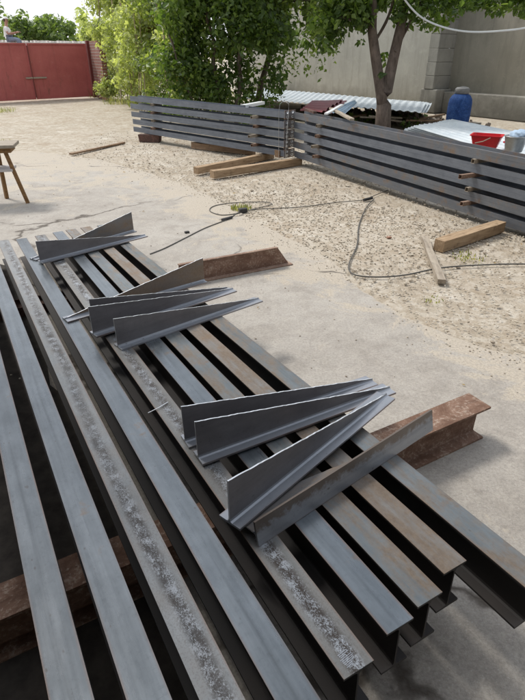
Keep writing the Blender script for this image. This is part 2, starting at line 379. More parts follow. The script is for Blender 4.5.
# ------------------------------------------------------------------ ground
def ground_sheet():
    xs = [-600, -200, -60] + [x * .5 - 14 for x in range(0, 53)] + [14, 60, 200, 600]
    ys = [-300, -60, -12] + [y * .5 - 4 for y in range(0, 66)] + [40, 60, 120, 300, 900]
    bm = bmesh.new(); g = []
    for y in ys:
        row = []
        for x in xs:
            z = 0
            if abs(x) < 13 and 2 < y < 28: z = .018 * math.sin(x * 1.3 + y * .7) * math.sin(y * .9 - x * .4) - .008
            row.append(bm.verts.new((x, y, min(z, .0) - .006)))
        g.append(row)
    for j in range(len(ys) - 1):
        for i in range(len(xs) - 1): bm.faces.new((g[j][i], g[j][i + 1], g[j + 1][i + 1], g[j + 1][i]))
    tag(obj('ground', bm, GROUND, smooth=True), None, None, kind='structure')
ground_sheet()
EDGE = [(0, 150), (50, 153), (100, 160), (150, 174), (190, 186), (230, 208), (280, 235), (310, 250), (345, 272), (372, 296), (405, 316), (440, 331), (480, 345), (525, 356)]
epts = [at(*p) for p in EDGE]
epts = [Vector((-14, 11.2, 0))] + epts + [Vector((2.6, 1.9, 0)), Vector((5, .4, 0)), Vector((9, -1.5, 0))]
def fine_edge(pts, amp=.05):
    o = []
    for a, b in zip(pts, pts[1:]):
        n = max(2, int((b - a).length / .07))
        d = (b - a).normalized(); nn = Vector((-d.y, d.x, 0))
        for k in range(n):
            t = k / n; p = a.lerp(b, t)
            s_ = p.x * 7.3 + p.y * 5.1
            o.append(p + nn * (amp * (math.sin(s_) * .5 + math.sin(s_ * 2.7 + 1) * .35 + R.uniform(-.35, .35))))
    return o + [pts[-1]]
ce = fine_edge(epts)
bm = bmesh.new()
vs = [bm.verts.new((p.x, p.y, .0)) for p in ce] + [bm.verts.new(v) for v in ((9, -14, 0), (-14, -14, 0))]
f = bm.faces.new(vs); bmesh.ops.triangulate(bm, faces=[f])
tag(obj('concrete_slab', bm, CONC), None, None, kind='structure')

SHADE_GROUND = plain('painted_shade_ground', (.05, .043, .036), .95, var=.45, sc=14, bump=.8)  # dark ground sheet that paints in the shade under the near stack
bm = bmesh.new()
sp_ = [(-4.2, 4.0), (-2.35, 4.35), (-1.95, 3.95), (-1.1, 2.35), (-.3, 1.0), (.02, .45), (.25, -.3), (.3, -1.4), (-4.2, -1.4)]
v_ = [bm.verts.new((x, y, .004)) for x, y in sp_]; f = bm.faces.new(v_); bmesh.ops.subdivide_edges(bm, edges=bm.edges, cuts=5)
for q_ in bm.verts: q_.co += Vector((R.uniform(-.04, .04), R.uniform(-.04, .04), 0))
tag(obj('shade_sheet', bm, SHADE_GROUND), None, None, kind='structure')
def inslab(x, y):
    for a, b in zip(epts, epts[1:]):
        if a.x <= x <= b.x:
            t = (x - a.x) / max(1e-6, b.x - a.x); return y < a.y + (b.y - a.y) * t
    return False
# loose stones
def stones():
    ico = bmesh.new(); bmesh.ops.create_icosphere(ico, subdivisions=1, radius=1.0)
    bv = np.array([v.co[:] for v in ico.verts]); bf = np.array([[v.index for v in f.verts] for f in ico.faces]); ico.free()
    V, Fc, n = [], [], 0
    cnt = 0
    while cnt < 22000:
        y = 2.2 + (abs(R.gauss(0, 1)) * 4.2); x = R.uniform(-3.5, 6)
        if y > 13: continue
        ins = inslab(x, y)
        near = ins and not inslab(x, y + .5); edge_ = ins and not inslab(x, y + .2)
        if ins and R.random() > (.6 if edge_ else .15 if near else .015): continue
        if not ins and abs(x) > 4.5 and R.random() < .6: continue
        dens = .5 + .5 * math.sin(x * 1.7 + 2 * math.sin(y * 1.1)) * math.sin(y * 1.3)
        if R.random() > .35 + .65 * dens: continue
        s = R.uniform(.003, .0075) * (1.9 if R.random() < .04 else 1) * (1 + y * .05)
        if ins: s *= .7
        q = bv * (1 + NR.uniform(-.22, .22, (len(bv), 1))) * np.array([R.uniform(.8, 1.5), R.uniform(.8, 1.3), R.uniform(.45, .8)]) * s
        a = R.uniform(0, 6.28); ca, sa = math.cos(a), math.sin(a)
        q = q @ np.array([[ca, sa, 0], [-sa, ca, 0], [0, 0, 1]]) + np.array([x, y, .003 if ins else -.002])
        V.append(q); Fc.append(bf + n); n += len(bv); cnt += 1
    me = bpy.data.meshes.new('gravel'); me.from_pydata(np.concatenate(V).tolist(), [], np.concatenate(Fc).tolist())
    m = M('loose_stone'); r = m.island(); col = m.ramp(r, [(0, (.27, .22, .165)), (.4, (.40, .345, .265)), (.85, (.50, .45, .36)), (1, (.62, .58, .5))])
    link('gravel', me, m.out(col, .9))['kind'] = 'stuff'
stones()

# ------------------------------------------------------------------ rolled I sections
def isection(h, b, tw, tf, fil=.009):
    """outline in (y,z), bottom at z=0"""
    H2, pts = h, []
    pts = [(-b/2, 0), (b/2, 0), (b/2, tf), (tw/2 + fil, tf), (tw/2 + fil * .3, tf + fil * .3), (tw/2, tf + fil)]
    pts += [(tw/2, h - tf - fil), (tw/2 + fil * .3, h - tf - fil * .3), (tw/2 + fil, h - tf), (b/2, h - tf), (b/2, h), (-b/2, h)]
    pts += [(-b/2, h - tf), (-tw/2 - fil, h - tf), (-tw/2 - fil * .3, h - tf - fil * .3), (-tw/2, h - tf - fil)]
    pts += [(-tw/2, tf + fil), (-tw/2 - fil * .3, tf + fil * .3), (-tw/2 - fil, tf), (-b/2, tf)]
    return pts
def extrude_section(bm, pts, L, x0=0.0, seg=1):
    rows = [[bm.verts.new((x0 + L * k / seg, y, z)) for y, z in pts] for k in range(seg + 1)]
    n = len(pts)
    for A, B in zip(rows, rows[1:]):
        for k in range(n): bm.faces.new((A[k], A[(k + 1) % n], B[(k + 1) % n], B[k]))
    bm.faces.new(rows[0]); bm.faces.new(rows[-1][::-1])
IPE160 = isection(.16, .084, .005, .0074)
IPE200 = isection(.20, .100, .0056, .0085, .011)
IPE200L = isection(.20, .092, .0056, .0085, .011)
def ibeam(name, L, sec, mat, mtx, bev=.0012):
    bm = bmesh.new(); extrude_section(bm, sec, L)
    es = [e for e in bm.edges if abs(e.verts[0].co.x - e.verts[1].co.x) > L * .5 and len(e.link_faces) == 2 and 1.2 < e.calc_face_angle(0) < 1.9]
    bmesh.ops.bevel(bm, geom=es, offset=bev, segments=2, affect='EDGES')
    o = obj(name, bm, mat); o.matrix_world = mtx; return o
def basis(p, x, z):
    x = Vector(x).normalized(); z = Vector(z); z = (z - x * z.dot(x)).normalized(); y = z.cross(x)
    return Matrix(((x.x, y.x, z.x, p[0]), (x.y, y.y, z.y, p[1]), (x.z, y.z, z.z, p[2]), (0, 0, 0, 1)))

# near stack: beams run away from the near-right to the far-left, slightly downhill
D = Vector((-.497, .867, -.039)).normalized(); Sd = Vector((.867, .497, 0)).normalized(); N = Sd.cross(D).normalized()
P0 = at(345, 679, .37); KS = 1.026
def onplane(x, y, e=0.0):
    r = ray(x, y); o = Vector((0, 0, CAMH)); p = P0 + N * e
    return o + r * ((p - o).dot(N) / r.dot(N))
G1 = 'steel I-beams laid side by side in the near stack'
beams = [ # centre s-offset, near t, far t, material, label
 (-.511, -.60, 4.15, BLUE, 'leftmost of the nine near steel beams, smooth blue-grey'),
 (-.372, -.62, 4.13, BLUE, 'smooth blue-grey beam second from the left in the near stack'),
 (-.242, -.64, 4.12, SPECK2, 'steel I-beam with mottled flaking scale, third from the left of the near stack'),
 (-.109, -.58, 4.09, BLUE, 'smooth blue-grey steel I-beam between the two mottled flaking ones'),
 (.038, 0.0, 4.11, SPECK, 'beam with dark flaking scale and a bright ground tip at its near end'),
 (.184, .030, 4.14, BLUE, 'pale blue-grey beam just right of the dark flaking one with the bright tip'),
 (.294, .045, 4.16, BLUE2, 'blue-grey beam with faint rust marks, directly left of the rust-topped one'),
 (.419, .080, 4.17, RUSTY, 'rust-topped brown steel I-beam, second from the right of the near stack'),
 (.560, -.055, 4.16, BLUE2, 'rightmost steel I-beam of the near stack, its near end sticking out furthest'),
]
for s_, t0, t1, mt, lb in beams:
    s_, t0, t1 = s_ * KS, t0 * KS, t1 * KS
    p = P0 + Sd * s_ + D * t0 - N * .16
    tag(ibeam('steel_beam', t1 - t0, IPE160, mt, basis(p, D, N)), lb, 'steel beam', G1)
# bright ground end of the flaking beam
tp_ = P0 + Sd * .038 * KS + D * .012
bm = bmesh.new()
for k in range(9): box(bm, (.010 + k * .004, .012 - R.uniform(0, .006), .0003), (.0016, R.uniform(.012, .034), .0005), .12)
o = obj('ground_patch', bm, FLG); o.parent = bpy.data.objects['steel_beam.004']; o.matrix_parent_inverse = Matrix(); o.matrix_local = Matrix.Translation((0.008, 0, .16))
# supports
def sup(name, a, b, sec, mat, up, label, yofs=0):
    d = (b - a); o = ibeam(name, d.length, sec, mat, basis(a, d, up), .002)
    return tag(o, label, 'steel beam', 'rusty support beams under the near stack')
bd = Vector((.867, .497, 0)).normalized()
zb = P0 + D * 1.12 - N * .16     # underside of the beams where the near support stands
c0 = at(485, 440, 0)
far_end = Vector((c0.x, c0.y, 0)) + Vector((-.5, .87, 0)) * .075
a0 = far_end - bd * 2.2
# sits at ground, its top meets the underside of the beams
tz = (P0 + D * ((far_end - P0).dot(D)) - N * .16)
sz = max(.16, ((onplane(485, 440) - N * .16).z))
q = P0 - N * .16
def under_z(x, y):   # height of the beams' underside above ground at x,y
    return q.z - (N.x * (x - q.x) + N.y * (y - q.y)) / N.z
h1 = under_z(far_end.x - .8, far_end.y - .45) - .001
sup('support_beam', a0, far_end, isection(h1, .125, .0075, .010, .005), OLD, (0, 0, 1), 'old rust-brown I-beam standing upright on the concrete under the near ends of the beams')
# far support: I-beam on its side, web flat
fr0 = at(293, 265, 0); fl0 = at(205, 282, 0); fd = (fr0 - fl0).normalized()
h2 = max(.06, under_z(-1.1, 4.0) - .001)
a1 = fr0 - fd * 2.3; b1 = fr0 - fd * 1.12
sup('support_beam', a1 + Vector((0, 0, h2 / 2)), b1 + Vector((0, 0, h2 / 2)), isection(.16, h2, .007, .010, .012), OLDD, Vector((0, 0, 1)).cross(fd), 'dark rusty I-beam lying on its side, hidden under the far ends of the beams')
# rusty offcut on the concrete: bottom flange, web with a slanted cut end, narrow top flange
root = empty('beam_offcut'); a2 = fr0 - fd * .98; root.matrix_world = basis(a2 + Vector((-fd.y, fd.x, 0)) * .05, fd, (0, 0, 1))
tag(root, 'rusty brown beam offcut with a slanted end lying flat on the concrete', 'steel offcut')
bm = bmesh.new(); box(bm, (.49, 0, .005), (.98, .10, .009), bev=.001); obj('bottom_flange', bm, FLRUST, root)
bm = bmesh.new(); rows = [[bm.verts.new((x + sl_, y, z)) for y, z, sl_ in ((-.003, .009, 0), (.003, .009, 0), (.003, .150, -.10 if x > .5 else 0), (-.003, .150, -.10 if x > .5 else 0))] for x in (0, .96)]
for k in range(4): bm.faces.new((rows[0][k], rows[0][(k + 1) % 4], rows[1][(k + 1) % 4], rows[1][k]))
bm.faces.new(rows[0][::-1]); bm.faces.new(rows[1]); obj('web', bm, OLDD2, root)
bm = bmesh.new(); box(bm, (.43, .008, .154), (.86, .030, .008), bev=.001); obj('top_flange', bm, FLRUST, root)

# ------------------------------------------------------------------ diagonal-cut haunches (flange with tapering web)
def haunch(L, hl, hr, mat, mtx, x_end=1.0, fm=None):
    root = empty('cut_haunch'); root.matrix_world = mtx
    bm = bmesh.new(); b, tf = .082, .0074
    sec = [(-b/2, 0), (b/2, 0), (b/2, tf), (.011, tf), (.0045, tf + .003), (.0026, tf + .009), (-.0026, tf + .009), (-.0045, tf + .003), (-.011, tf), (-b/2, tf)]
    extrude_section(bm, sec, L)
    o = obj('flange', bm, fm or FLG, root)
    bm = bmesh.new(); n = 70; rows = []
    for k in range(n + 1):
        t = k / n; x = L * x_end * t if hr < hl else L * (1 - x_end * (1 - t))
        hh = hl + (hr - hl) * t + (R.uniform(-.0007, .0007) + .0006 * math.sin(k * .9 + L * 40) if 0 < k < n else 0)
        hh = max(hh, .012)
        rows.append([bm.verts.new((x, y, z)) for y, z in ((-.0025, tf + .0085), (.0025, tf + .0085), (.0025, hh), (-.0025, hh))])
    for A, B in zip(rows, rows[1:]):
        for k in range(4):
            bm.faces.new((A[k], A[(k + 1) % 4], B[(k + 1) % 4], B[k])).material_index = 1 if k == 2 else 0
    bm.faces.new(rows[0][::-1]).material_index = 1; bm.faces.new(rows[-1])
    w = obj('web', bm, [mat, BURR], root)
    return root
G2 = 'diagonally cut tapered T pieces lying on the near stack'
def place(a, b, hl, hr, mat, label, ea=0.0, eb=0.0, roll=0.0, x_end=1.0):
    A, B = onplane(*a, ea), onplane(*b, eb)
    d = (B - A); L = d.length; d.normalize()
    y = N.cross(d).normalized(); z = d.cross(y).normalized()
    if roll: 
        rq = Quaternion(d, roll); y = rq @ y; z = rq @ z
        p = A + z * 0 + y * 0
        m = Matrix(((d.x, y.x, z.x, 0), (d.y, y.y, z.y, 0), (d.z, y.z, z.z, 0), (0, 0, 0, 1)))
        # lower long edge of the flange (local y=-b/2... +b/2) rests on the beams
        off = m @ Vector((0, -.041 if (m @ Vector((0, -.041, 0))).dot(N) < 0 else .041, 0))
        m.translation = A - off
    else:
        p = A + y * .041
        m = Matrix(((d.x, y.x, z.x, p.x), (d.y, y.y, z.y, p.y), (d.z, y.z, z.z, p.z), (0, 0, 0, 1)))
    r = haunch(L, hl, hr, mat, m, x_end, FLGE if roll else None)
    return tag(r, label, 'steel offcut', G2)
place((189, 449), (378, 386), .156, .016, PLATE, 'rearmost of the three long grey tapered pieces nearest the camera', .001, .001)
place((203, 466), (396, 394), .156, .014, PLATE, 'middle one of the three long grey tapered pieces nearest the camera', .009, .009)
place((240, 531), (395, 400), .156, .012, PLATE, 'tapered T piece leaning across at a steeper angle, its broad end nearest the camera', .040, .020)
place((259, 547), (433, 430), .150, .012, PLATER, 'tapered piece tipped on its side, its rusty-edged flange facing the camera', .001, .001, math.radians(-101), .72)
place((97, 330), (231, 292), .16, .020, PLATE, 'upper of the two grey tapered T pieces nested together in the middle group', .009, .009)
place((97, 338), (237, 292), .156, .012, PLATE, 'lower of the two grey tapered T pieces nested together in the middle group', .017, .017)
place((122, 351), (263, 302), .156, .012, PLATE, 'front tapered T piece of the middle group, lying apart from the nested pair', .001, .001)
place((68, 323), (208, 283), .014, .156, PLATERB, 'rust-brown tapered piece with its tall end beside the rusty offcut on the concrete', .001, .001)
place((43, 264), (148, 237), .156, .012, PLATE, 'front grey tapered T piece of the far group, its point reaching over the concrete', .009, .009)
place((36, 261), (137, 232), .014, .165, PLATER, 'farthest tapered piece, its peak to the right and an orange rust patch', .001, .001)
bm = bmesh.new(); tube(bm, [onplane(148, 413, .003), onplane(158, 408, .006), onplane(168, 402, .004)], .0016, 6)
tag(obj('wire_offcut', bm, BURR), 'short thin pale wire lying across the flaking steel beam', 'wire')

# ------------------------------------------------------------------ rear stacks of rafters
def hole_plate(bm, w, h, t, hole, nx=2, ny=2):
    """plate in the local y-z plane (thickness along x) with nx*ny octagonal bolt holes"""
    cw, ch = w / nx, h / ny
    for i in range(nx):
        for j in range(ny):
            cy, cz = -w/2 + cw * (i + .5), -h/2 + ch * (j + .5)
            def ringpts(x):
                sq, oc = [], []
                for k in range(8):
                    a = math.pi / 4 * k
                    ux, uz = math.cos(a), math.sin(a); mx = max(abs(ux), abs(uz))
                    sq.append(bm.verts.new((x, cy + ux / mx * cw / 2, cz + uz / mx * ch / 2)))
                    oc.append(bm.verts.new((x, cy + ux * hole, cz + uz * hole)))
                return sq, oc
            s0, o0 = ringpts(-t/2); s1, o1 = ringpts(t/2)
            for k in range(8):
                k2 = (k + 1) % 8
                bm.faces.new((s0[k], s0[k2], o0[k2], o0[k]))
                ra = [bm.verts.new(o1[q].co.lerp(s1[q].co, .28)) for q in (k, k2)]
                bm.faces.new((s1[k], ra[0], ra[1], s1[k2])); bm.faces.new((ra[0], o1[k], o1[k2], ra[1])).material_index = 1
                bm.faces.new((o0[k], o0[k2], o1[k2], o1[k])).material_index = 1
                bm.faces.new((s0[k], s1[k], s1[k2], s0[k2]))
    bmesh.ops.remove_doubles(bm, verts=bm.verts, dist=1e-5)
ORD = ['bottom', 'second lowest', 'middle', 'second highest', 'top']
def rafter_stack(a, b, z0a, z0b, pitch, side, nm, group, mats, plates):
    """a,b: ground points under the visible face; bodies extend to 'side' (unit vector away from viewer)"""
    d = (b - a); L = d.length; d.normalize()
    for k in range(5):
        za = z0a + pitch * k + R.uniform(-.003, .003); zb_ = z0b + pitch * k
        A = a + Vector((0, 0, za + .055)) + Vector((0, 0, 0)); B = b + Vector((0, 0, zb_ + .055))
        # small differences in how each bar lies
        j = R.uniform(-.012, .012); A += side * (.012 + j); B += side * (.012 + R.uniform(-.012, .012))
        sh = R.uniform(-.03, .03) * (0 if plates else 1)
        dd = (B - A); m = basis(A + dd.normalized() * sh, dd, side)
        root = ibeam('steel_rafter', dd.length, IPE200L, mats[k], m)
        tag(root, nm % ORD[k], 'steel beam', group)
        if plates:
            bm = bmesh.new(); hole_plate(bm, .124, .25, .012, .016)
            e = obj('end_plate', bm, [PLATE, BURR], root); e.location = (dd.length + .006, 0, .10)
            for yy in (-1,):
                pass
aL, bL = at(134, 139.5), at(284, 164.5)
dL = (bL - aL).normalized(); sideL = Vector((-dL.y, dL.x, 0)); 
if sideL.y < 0: sideL = -sideL
rafter_stack(aL, bL, .145, .105, 0.140, sideL, 'dark grey steel rafter, %s of five in the left-hand rear stack', 'steel rafters of the left rear stack', [DARK, DARK, DARK, DARK, DARK], True)
aR, bR = at(293, 164.0), at(525, 234.5, .03); bR.z = 0
dR = (bR - aR).normalized(); bR2 = bR + dR * 1.6; zR = .10 - .07 * (bR2 - aR).length / (bR - aR).length; sideR = Vector((-dR.y, dR.x, 0))
if sideR.x < 0: sideR = -sideR
rafter_stack(aR, bR2, .10, zR, 0.140, sideR, 'dark grey steel rafter, %s of five in the right-hand rear stack', 'steel rafters of the right rear stack', [DARKR, DARKR, DARK, DARK, DARKR], False)
TUBE_N = ['lowest', 'second lowest', 'second highest', 'highest']
def spacers(a, b, px, z0, pitch, side, lens, lab, group):
    d = (b - a).normalized()
    r0 = ray(px, 160); 
    # ground point on line a-b seen at image column px (vertical plane through the eye)
    best = min((abs(((262.5 + FPX * (p.x) / ((p.y) * math.cos(PITCH) + (CAMH - .4) * math.sin(PITCH)))) - px), t, p) for t in [i / 400 for i in range(401)] for p in [a.lerp(b, t)])
    p = best[2]
    zz0 = z0 if not isinstance(z0, tuple) else z0[0] + (z0[1] - z0[0]) * (p - a).length / (b - a).length
    for k in range(4):
        z = zz0 + .1035 + pitch * k + .0215
        c = p + Vector((0, 0, z)) + d * R.uniform(-.02, .03)
        l0, l1 = lens[k], .22
        bm = bmesh.new(); s2 = .0195
        for (u, v, w, h) in ((-s2, 0, .003, .039), (s2, 0, .003, .039), (0, -s2, .039, .003), (0, s2, .039, .003)):
            box(bm, (( l1 - l0) / 2, u, v), (l0 + l1, w, h) if w < h else (l0 + l1, w - .003, h))
        o = obj('spacer_tube', bm, WOODG if k % 2 else FLRUST); o.matrix_world = basis(c, side, (0, 0, 1))
        tag(o, lab % TUBE_N[k], 'steel tube', group)
spacers(aL, bL, 153, .14, 0.140, sideL, [.05, .03, .04, .03], 'spacer tube in the %s gap, above the dark rusty block', 'spacer tubes between the rafters')
spacers(aL, bL, 256, .11, 0.140, sideL, [.10, .16, .06, .12], 'spacer tube in the %s gap, just left of the bolt-hole plates', 'spacer tubes between the rafters')
spacers(aR, bR2, 318, (.10, zR), 0.140, sideR, [.07, .10, .05, .05], 'spacer tube in the %s gap, just right of the bolt-hole plates', 'spacer tubes between the rafters')
spacers(aR, bR2, 472, (.10, zR), 0.140, sideR, [.09, .04, .17, .03], 'spacer tube in the %s gap, below the red basin', 'spacer tubes between the rafters')
# wire loop hung over the end of the left stack
c = atY(284, 130, bL.y - .08)
bm = bmesh.new(); top = atY(284, 104, bL.y - .1); lo = atY(282, 158, bL.y - .12)
pts = []
for sx in (-1,):
    pts = [Vector((lo.x - .05, lo.y, lo.z)), Vector((top.x - .075, top.y, top.z - .1)), Vector((top.x - .06, top.y, top.z + .0)), Vector((top.x + .0, top.y + .02, top.z + .045)), Vector((top.x + .07, top.y, top.z)), Vector((top.x + .07, top.y - .01, top.z - .1)), Vector((lo.x + .05, lo.y - .02, lo.z))]
tube(bm, pts, .004, 6)
tag(obj('wire_loop', bm, WIREM), 'thin pale wire loop hanging over the end of the left rear stack', 'wire')

# supports and timbers
def timber(name, a, b, w, h, mat, label, cat='timber', group=None, z=None, nseg=6, wob=.004, sidepush=0, parent=None):
    a, b = Vector(a), Vector(b)
    L = (b - a).length; bm = bmesh.new()
    beam_between(bm, (0, 0, 0), (L, 0, 0), w, h, .004, nseg=nseg, wob=wob)
    o = obj(name, bm, mat); o.matrix_world = basis(a + Vector((0, 0, h / 2)), b - a, (0, 0, 1))
    return tag(o, label, cat, group)
aa = at(136, 141.5); 
bm = bmesh.new(); box(bm, (0, 0, .068), (.44, .17, 0.140), bev=.006)
for q_ in bm.verts: q_.co.x += (.02 if q_.co.z < .06 else 0) * (1 if q_.co.x < 0 else -1)
o = obj('support_block', bm, OLDD); o.location = at(147, 142.5) + Vector((.05, .11, 0)); o.rotation_euler = (0, 0, math.radians(-8))
tag(o, 'dark rusty block under the far left end of the left rear stack', 'block')
timber('timber_bearer', at(193, 148) , at(254, 156) + Vector((0, .12, 0)), .10, .105, WOODD, 'brown timber bearer lying under the left rear stack', group='timbers on the gravel')
timber('timber_bearer', at(196, 174), at(272, 158), .10, .095, WOOD, 'upper of the two squared timbers lying crosswise before the bolt-hole plates', group='timbers on the gravel')
timber('timber_bearer', at(212, 178), at(300, 164.5), .10, .10, WOOD, 'lower of the two squared timbers lying crosswise before the bolt-hole plates', group='timbers on the gravel')
timber('timber_block', at(277, 164) + Vector((0, .05, .096)), at(284, 163) + Vector((.0, .10, .096)), .1, .10, WOODD, 'small brown wood block between the two squared timbers and the stack corner', group='timbers on the gravel', nseg=1)
timber('timber_bearer', at(438, 251), at(499, 231), .105, .10, WOOD, 'thick squared timber sticking out from under the right rear stack', group='timbers on the gravel')
timber('timber_stake', at(424, 240), at(441, 284), .06, .04, WOODG, 'grey weathered stake lying on the gravel beside the thick timber', group='timbers on the gravel', wob=.005)
timber('plank', at(71, 155), at(124, 143.5), .07, .03, WOODD, 'thin brown plank alone on the sandy yard left of the rear stacks', cat='plank')

# ------------------------------------------------------------------ cables
def smooth(pts, n=8):
    pts = [Vector(p) for p in pts]; P = [pts[0]] + pts + [pts[-1]]; o = []
    for i in range(1, len(P) - 2):
        a, b, c_, d_ = P[i - 1], P[i], P[i + 1], P[i + 2]
        for k in range(n):
            t = k / n
            o.append(.5 * ((2 * b) + (c_ - a) * t + (2 * a - 5 * b + 4 * c_ - d_) * t * t + (3 * b - a - 3 * c_ + d_) * t ** 3))
    return o + [pts[-1]]
def cable(pix, rad, mat, label, name='cable', z=.006):
    bm = bmesh.new(); tube(bm, smooth([at(*p, z) for p in pix]), rad, 6)
    return tag(obj(name, bm, mat), label, 'cable')
CABM = plain('grey_cable', (.10, .095, .085), .7)
c1 = cable([(150, 254), (165, 248), (185, 238), (205, 228), (228, 219), (240, 212), (262, 209), (300, 207), (340, 202), (362, 200), (378, 194), (388, 190)], .0048, CABM, 'dark cable crossing the yard from the beams towards the right rear stack')
bm = bmesh.new(); 
for a_, b_ in (((222, 220), (232, 217)),):
    tube(bm, [at(*a_, .014), at(*b_, .014)], .014, 8)
obj('inline_connector', bm, RUBBER, c1)
bm = bmesh.new(); tube(bm, [at(364, 200, .014), at(372, 198, .014)], .018, 8); obj('plug', bm, RUBBER, c1)
cable([(240, 213), (222, 215), (210, 211), (214, 206), (232, 203), (262, 202), (272, 204), (262, 207), (246, 211)], .0048, CABM, 'loop of dark cable beside the grass tuft on the concrete edge')
cable([(374, 199), (366, 208), (359, 225), (357, 245), (349, 264), (353, 274), (375, 277), (405, 275), (440, 268), (480, 265), (525, 264), (560, 266)], .006, CABM, 'long grey cable bending across the gravel to the right past the stake')
bm = bmesh.new(); box(bm, (0, 0, .02), (.09, .06, .045), bev=.008)
o = obj('cable_junction', bm, RUBBER); o.location = at(243, 212); o.rotation_euler = (0, 0, .4); tag(o, 'small black cable junction by the grass tuft', 'junction')
bm = bmesh.new(); box(bm, (0, 0, .009), (.045, .03, .018), bev=.003); o = obj('metal_offcut', bm, RUBBER); o.location = at(187, 233); o.rotation_euler = (0, 0, .5)
tag(o, 'tiny dark offcut lying on bare concrete above the middle group', 'offcut')
def chunk(name, p, s, mat, label, cat):
    bm = bmesh.new(); bmesh.ops.create_icosphere(bm, subdivisions=2, radius=1)
    for v in bm.verts: v.co = Vector((v.co.x * s[0], v.co.y * s[1], max(-.6, v.co.z) * s[2])) * (1 + R.uniform(-.15, .15))
    o = obj(name, bm, mat); o.location = p + Vector((0, 0, s[2] * .5)); tag(o, label, cat)
BRK = oldrust('broken_brick', (.34, .17, .11), (.42, .24, .17), (.5, .35, .27))
chunk('brick_piece', at(389, 238), (.028, .018, .012), BRK, 'small orange brick fragment on the gravel', 'brick piece')

# ------------------------------------------------------------------ foliage
def leaves(name, blobs, size, mat, parent=None, droop=.4, aspect=1.35):
    """blobs: (cx,cy,cz, rx,ry,rz, count). many single curled leaves on the shell and through the volume"""
    V, Fc = [], []; n = 0
    for (cx, cy, cz, rx, ry, rz, cnt) in blobs:
        u = NR.normal(size=(cnt, 3)); u /= np.linalg.norm(u, axis=1)[:, None]
        r = NR.uniform(.25, 1.0, (cnt, 1)) ** .5 * (1 + .18 * NR.normal(size=(cnt, 1)))
        c = u * r * np.array([rx, ry, rz]) + np.array([cx, cy, cz])
        nrm = u * .6 + NR.normal(size=(cnt, 3)) * .6 + np.array([0, 0, .5]); nrm /= np.linalg.norm(nrm, axis=1)[:, None]
        d = NR.normal(size=(cnt, 3)) + np.array([0, 0, -droop * 2]); d -= nrm * (d * nrm).sum(1)[:, None]; d /= np.linalg.norm(d, axis=1)[:, None]
        w = np.cross(nrm, d); s = size * NR.choice([.45, .7, .9, 1.1, 1.5], (cnt, 1)) * NR.uniform(.85, 1.15, (cnt, 1))
        p = [c - d * s * .5 * aspect, c - d * s * .12 + w * s * .5 + nrm * s * .12, c + d * s * .22 + w * s * .33 + nrm * s * .08, c + d * s * .6 * aspect - nrm * s * .12,
             c + d * s * .22 - w * s * .33 + nrm * s * .08, c - d * s * .12 - w * s * .5 + nrm * s * .12]
        V.append(np.stack(p, 1).reshape(-1, 3)); idx = np.arange(cnt)[:, None] * 6 + n
        Fc.append(np.concatenate([np.concatenate([idx, idx + 1, idx + 2, idx + 3], 1), np.concatenate([idx, idx + 3, idx + 4, idx + 5], 1)])); n += cnt * 6
    me = bpy.data.meshes.new(name); me.from_pydata(np.concatenate(V).tolist(), [], np.concatenate(Fc).tolist())
    return link(name, me, mat, parent)
def branch_pts(a, b, n=6, j=.04):
    a, b = Vector(a), Vector(b); return [a.lerp(b, k / n) + (Vector((R.uniform(-j, j), R.uniform(-j, j), 0)) if 0 < k < n else Vector()) for k in range(n + 1)]

# vine / bean hedge on stakes, several plants from the gate to the dark thicket
hedge = [] 
rowA, rowB = Vector((-5.1, 21.6, 0)), Vector((-1.7, 14.9, 0))
names = ['bright green climbing plant next to the red gate', 'bright leafy climber second from the gate', 'tall pale green climber with bare stems in the middle of the hedge', 'leafy climber with reddish dry leaves', 'climber on a pale stake beside the dark thicket', 'yellow-green climber at the dark thicket\'s left edge']
for i in range(6):
    t = i / 5; p = rowA.lerp(rowB, t)
    root = empty('climbing_plant', p)
    tag(root, names[i], 'plant', 'climbing plants along the yard edge')
    bl = []
    for k in range(34):
        z = R.uniform(.25, 4.3); wz = .62 if z > 1.2 else .42
        bl.append((R.uniform(-.75, .75), R.uniform(-.7, .7), z, R.uniform(.28, wz), R.uniform(.25, .5), R.uniform(.25, .5), 200 if z < 1.1 else 330))
    leaves('foliage', bl, .078 - .01 * t, LEAFB if i in (0, 1, 2, 3, 5) else LEAFV, root)
    if i in (0, 3, 5): leaves('dry_foliage', [(R.uniform(-.4, .4), -.3, R.uniform(.8, 2), .2, .2, .35, 40) for _ in range(2)], .11, LEAFY, root)
    for k in range(4):
        bm = bmesh.new(); x = R.uniform(-.7, .7); y = R.uniform(-.8, -.2)
        tube(bm, branch_pts((x, y, 0), (x + R.uniform(-.15, .15), y + .1, 3.1 + R.uniform(0, 1)), 6, .03), R.uniform(.014, .026), 6); obj('stem', bm, STEM, root)
